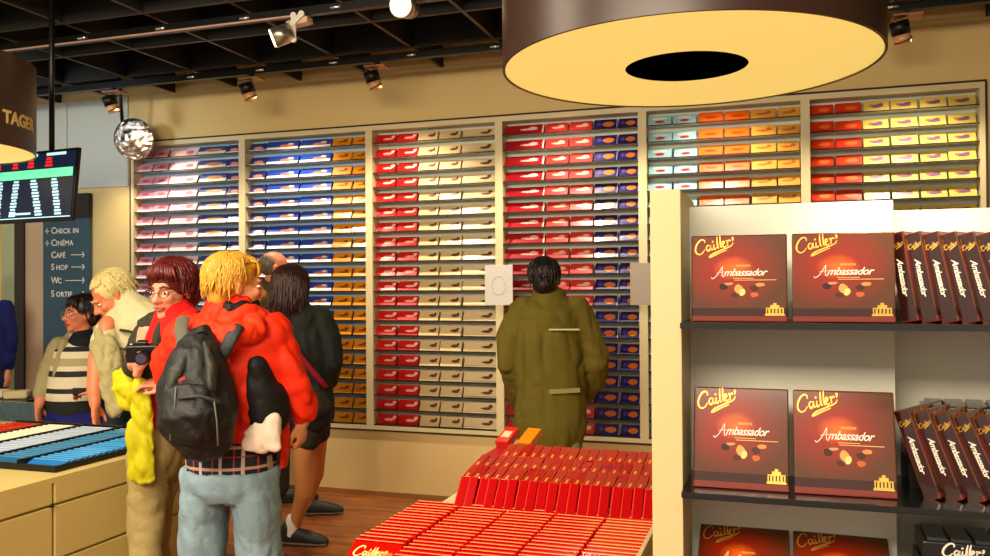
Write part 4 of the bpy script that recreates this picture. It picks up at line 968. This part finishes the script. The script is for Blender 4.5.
# ---- blonde man with backpack
D = 2.95; p = person('person with short blond hair in red jacket, seen from behind wearing a black backpack', tuple(Vector((*P(228, 400, D).xy, 0))))
cx = lambda px, z, dd=0: Vector((*P(px, 300, D + dd).xy, z))
M_ = headM(P(236, 286, D), RV*.86 + FV*.50, .05); body = MB(); add_head(body, M_, .90)
limb(body, [P(230, 292, D), P(229, 318, D)], [.050, .060])
limb(body, [cx(230, 1.30), cx(230, 1.1), cx(230, .92)], [(.15, .09), (.14, .10), (.15, .11)], side=RV)
for q in (-1, 1): limb(body, [cx(230 + 25*q, .80), cx(230 + 31*q, .48), cx(230 + 32*q, .09)], [.062, .050, .04])
limb(body, [P(274, 345, D), P(296, 388, D + .04), P(300, 412, D + .06), P(302, 421, D + .06)], [.05, .042, .036, .028]); add_hand(body, P(302, 420, D + .06), -UP*.9 + RV*.0, -RV + FV*.3, .80, curl=.9)
limb(body, [P(183, 345, D), P(170, 382, D + .05), P(166, 386, D + .1), P(163, 385, D + .18)], [.05, .04, .032, .028]); add_hand(body, P(163, 385, D + .18), FV*.7 - RV*.5, -UP, .9, curl=.4, left=True)
organic(body.build('body', mat('peach_skin', (224, 150, 100), .5, noise=(6, .05)), p), .007, 3)
rj = fabric('red_nylon', (228, 44, 12), .5, (22, .35)); bj = fabric('black_nylon', (20, 20, 20), .55)
mb = MB(); limb(mb, [P(230, 312, D), P(230, 325, D), P(232, 350, D), P(234, 385, D), P(236, 412, D)], [(.09, .085), (.175, .12), (.19, .135), (.185, .14), (.18, .14)], side=RV)
limb(mb, [P(268, 335, D), P(281, 360, D + .01), P(292, 385, D + .02), P(300, 403, D + .04), P(302, 414, D + .05)], [.078, .070, .062, .054, .044])
limb(mb, [P(190, 332, D), P(177, 352, D + .02), P(171, 375, D + .05)], [.075, .068, .055])
organic(mb.build('jacket', rj, p), .009, 4, (.075, .040))
mb = MB(); limb(mb, [P(206, 318, D - .02), P(212, 332, D - .12), P(232, 338, D - .15), P(254, 330, D - .11), P(262, 316, D)], [.034, .042, .045, .042, .032])
limb(mb, [P(212, 312, D - .03), P(232, 322, D - .09), P(256, 314, D - .03)], [.03, .035, .03])
organic(mb.build('hood', fabric('red_hood', (232, 52, 16), .5, (16, .5)), p), .008, 2, (.045, .03))
mb = MB(); limb(mb, [P(222, 303, D - .03), P(232, 310, D - .07), P(248, 308, D - .03), P(254, 302, D + .04)], [.022, .026, .024, .02]); organic(mb.build('hood_lining', bj, p), .007, 2, (.04, .02))
mb = MB(); limb(mb, [P(258, 362, D - .06), P(264, 390, D - .05), P(266, 415, D - .04), P(262, 440, D - .04)], [(.040, .08), (.072, .085), (.080, .09), (.060, .08)], side=RV)
limb(mb, [P(234, 400, D), P(236, 418, D)], [(.165, .122), (.155, .12)], side=RV)
organic(mb.build('jacket_lower_panel', bj, p), .010, 3, (.08, .03))
MB().loft([P(283, 415, D - .0), P(286, 440, D), P(284, 465, D)], [(.012, .05), (.014, .05), (.010, .04)], side=RV, n=10).build('jacket_hem', rj, p)
mb = MB(); limb(mb, [P(274, 420, D - .10), P(268, 430, D - .125), P(262, 439, D - .13), P(262, 448, D - .135)], [(.022, .03), (.048, .03), (.070, .025), (.072, .02)], side=RV); organic(mb.build('white_shirt', fabric('white_cotton', (226, 206, 184)), p), .009, 2, (.06, .03))
pl = mat('plaid_cotton', (20, 18, 26), .8); nt = pl.node_tree; b = nt.nodes['Principled BSDF']
tc = nt.nodes.new('ShaderNodeTexCoord'); mp = nt.nodes.new('ShaderNodeMapping'); mp.inputs['Rotation'].default_value = (0, 0, -YAW); sx = nt.nodes.new('ShaderNodeSeparateXYZ')
nt.links.new(tc.outputs['Object'], mp.inputs[0]); nt.links.new(mp.outputs[0], sx.inputs[0]); cur = None
for ax, per, wd, ph, c_ in ((0, .07, .15, .1, (220, 200, 190)), (0, .07, .08, .45, (170, 60, 60)), (2, .07, .14, .2, (206, 170, 150)), (2, .07, .07, .6, (150, 50, 50))):
    f = nmath(nt, 'LESS_THAN', nmath(nt, 'FRACT', nmath(nt, 'ADD', nmath(nt, 'DIVIDE', sx.outputs[ax], per), ph + 20)), wd)
    mx = nt.nodes.new('ShaderNodeMix'); mx.data_type = 'RGBA'; nt.links.new(nmath(nt, 'MULTIPLY', f, .75), mx.inputs[0])
    if cur is None: mx.inputs[6].default_value = (*lin((20, 18, 26)), 1)
    else: nt.links.new(cur, mx.inputs[6])
    mx.inputs[7].default_value = (*lin(c_), 1); cur = mx.outputs[2]
nt.links.new(cur, b.inputs['Base Color'])
mb = MB(); limb(mb, [P(232, 435, D), P(231, 455, D), P(231, 468, D - .005)], [(.150, .118), (.154, .130), (.150, .128)], side=RV); organic(mb.build('plaid_shirt', pl, p), .009, 2, (.08, .012))
mb = MB(); mb.loft([cx(230, .885), cx(230, .865), cx(230, .82), cx(230, .78)], [(.166, .140), (.168, .146), (.166, .146), (.14, .12)], side=RV, n=28, cap=False)
for q in (-1, 1): limb(mb, [cx(230 + 25*q, .80), cx(230 + 28*q, .62), cx(230 + 31*q, .46), cx(230 + 32*q, .25), cx(230 + 32*q, .08)], [(.080, .122), (.078, .100), (.074, .086), .072, .072], side=RV)
organic(mb.build('jeans', mat('light_denim', (126, 152, 164), .8, noise=(9, .16), bump=(70, .3)), p), .009, 4, (.07, .022))
for q in (-1, 1): shoe(p, cx(230 + 32*q, 0, -.06), FV, mat('dark_leather', (36, 30, 26), .45), mat('dark_sole', (24, 22, 20), .7))
face_parts(p, M_, .90, brow=(170, 130, 60))
hair_obj(p, M_, .90, (206, 150, 44), [((0, -.026, .042), (.086, .100, .088)), ((0, -.062, -.020), (.070, .048, .078)), ((0, .035, .080), (.055, .045, .03))], 1000, .085, seed=21, front=.34, lockr=.0052, sheen=.5, bangs=40)
fix_tree(p)
# backpack
bp_m = mat('backpack_black', (14, 14, 14), .6, noise=(8, .25), bump=(50, .35)); bp_g = mat('backpack_grey', (46, 49, 42), .6, bump=(60, .3)); bp_l = mat('backpack_strap', (84, 84, 66), .7)
t = thing('backpack', tuple(P(199, 400, D - .26)), (0, 0, 0), 'black and grey backpack worn on the back of the red jacket', 'backpack')
def bpo(mb, name, m, vox=.008, disp=(.05, .02)):
    o = mb.build(name, m, t); o.matrix_parent_inverse = Matrix.Translation(-t.location); return organic(o, vox, 3, disp) if vox else o
mb = MB(); limb(mb, [P(201, 340, D - .17), P(198, 356, D - .20), P(196, 385, D - .23), P(198, 418, D - .24), P(204, 438, D - .22)], [(.055, .05), (.090, .08), (.120, .10), (.128, .105), (.100, .075)], side=RV); bpo(mb, 'main_compartment', bp_m)
mb = MB(); limb(mb, [P(186, 392, D - .32), P(188, 415, D - .34), P(193, 432, D - .32)], [(.072, .03), (.090, .042), (.072, .035)], side=RV); bpo(mb, 'front_pocket', bp_m)
mb = MB(); limb(mb, [P(206, 345, D - .25), P(212, 368, D - .32), P(212, 388, D - .345)], [(.010, .02), (.018, .035), (.014, .02)], side=RV); bpo(mb, 'grey_panel', bp_g, .006, (.03, .008))
mb = MB(); limb(mb, [P(190, 352, D - .25), P(178, 372, D - .30), P(170, 392, D - .32)], [(.016, .02), (.026, .03), (.016, .02)], side=RV); bpo(mb, 'grey_panel', bp_g, .006, (.03, .008))
mb = MB(); limb(mb, [P(172, 405, D - .31), P(180, 398, D - .36), P(200, 396, D - .375), P(218, 402, D - .34)], [.006]*4); bpo(mb, 'compression_strap', bp_g, 0)
mb = MB(); limb(mb, [P(183, 318, D - .09), P(181, 330, D - .13), P(184, 345, D - .16), P(188, 356, D - .18)], [(.022, .007)]*4, side=RV); bpo(mb, 'shoulder_strap', bp_l, 0)
mb = MB(); limb(mb, [P(238, 326, D - .17), P(230, 340, D - .20), P(222, 356, D - .20)], [(.022, .007)]*3, side=RV); bpo(mb, 'shoulder_strap', bp_m, 0)
mb = MB(); mb.loft([P(196, 340, D - .19), P(198, 331, D - .21), P(206, 331, D - .21), P(208, 340, D - .19)], [.006]*4, n=8); bpo(mb, 'grab_handle', bp_m, 0)
mb = MB(); mb.box((-.010, -.004, -.004), (.012, .004, .004), M=Matrix.Translation(P(182, 379, D - .335)) @ Matrix.Rotation(YAW, 4, 'Z') @ Matrix.Rotation(-.5, 4, 'Y')); bpo(mb, 'red_badge', mat('red_badge', (190, 30, 24), .5), 0)
for a, b_ in (((176, 388), (170, 440)), ((214, 400), (218, 445))):
    mb = MB(); mb.loft([P(a[0], a[1], D - .35), P((a[0]+b_[0])/2 + 1, (a[1]+b_[1])/2, D - .365), P(b_[0], b_[1], D - .33)], [.003]*3, n=6); bpo(mb, 'zip', mat('zip_grey', (96, 96, 88), .4), 0)

# ---- person in blue at the left edge
D = 6.6; p = person('person in dark blue clothes, only a sliver at the left edge of the picture', tuple(Vector((*P(-14, 400, D).xy, 0))))
cx = lambda px, z, dd=0: Vector((*P(px, 300, D + dd).xy, z))
M_ = headM(cx(-16, 1.60), -FV); body = MB(); add_head(body, M_, 1.0); limb(body, [cx(-16, 1.52), cx(-16, 1.42)], [.05, .06])
limb(body, [cx(-16, 1.36), cx(-16, .9)], [(.15, .1), (.15, .11)], side=RV)
for q in (-1, 1):
    limb(body, [cx(-16 + 11*q, .9), cx(-16 + 12*q, .5), cx(-16 + 12*q, .09)], [.085, .055, .038]); limb(body, [cx(-16 + 21*q, 1.34), cx(-16 + 25*q, 1.1), cx(-16 + 24*q, .88)], [.05, .04, .03]); add_hand(body, cx(-16 + 24*q, .88), -UP, -RV*q, left=q > 0)
organic(body.build('body', skinm, p), .009, 3)
mb = MB(); limb(mb, [cx(-16, 1.42), cx(-16, 1.35), cx(-16, 1.1), cx(-16, .8)], [(.09, .07), (.17, .12), (.17, .13), (.18, .13)], side=RV)
for q in (-1, 1): limb(mb, [cx(-16 + 21*q, 1.36), cx(-16 + 26*q, 1.1), cx(-16 + 24*q, .92)], [.07, .06, .05])
organic(mb.build('jacket', fabric('navy_cloth', (22, 30, 90)), p), .012, 3, (.1, .03))
mb = MB()
for q in (-1, 1): limb(mb, [cx(-16 + 10*q, .88), cx(-16 + 12*q, .5), cx(-16 + 12*q, .1)], [.105, .08, .07])
organic(mb.build('trousers', fabric('dark_trousers', (44, 38, 32)), p), .012, 3)
for q in (-1, 1): shoe(p, cx(-16 + 12*q, 0, .05), -FV, mat('dark_leather', (36, 30, 26), .45), mat('dark_sole', (24, 22, 20), .7))
hair_obj(p, M_, 1.0, (50, 34, 22), [((0, -.022, .036), (.083, .098, .088))], 120, .07, seed=33, front=.45)
fix_tree(p)

# ---- black cabinet and small items behind the counter, far left
c_ = P(12, 415, 5.5)
t = thing('black_cabinet', (c_.x, c_.y, 0), (0, 0, 0), 'black cabinet with a grey glass top tray behind the counter, far left', 'cabinet')
MB().box((-.45, -.1, 0), (.18, .35, .78)).build('body', black, t)
MB().box((-.44, -.12, .60), (.36, -.10, .80)).build('glass_front', mat('smoky_glass', (70, 96, 104), .12, coat=.6, noise=(30, .5)), t)
MB().box((-.45, -.1, .785), (.17, .34, .80)).build('top', black, t)
for i, (dx, col) in enumerate(((-.33, (226, 214, 170)), (-.16, (236, 226, 190)), (.02, (220, 200, 150)))):
    o = MB().box((-.07, -.05, 0), (.07, .05, .05), bev=.012).build('paper_packet', mat('packet_%d' % i, col, .6), None, (c_.x + dx, c_.y + .02, .801), (0, 0, .3*i)); tag(o, 'cream packet on the black cabinet, %s one' % ('left', 'middle', 'right')[i], 'packet', 'cream packets on the black cabinet')
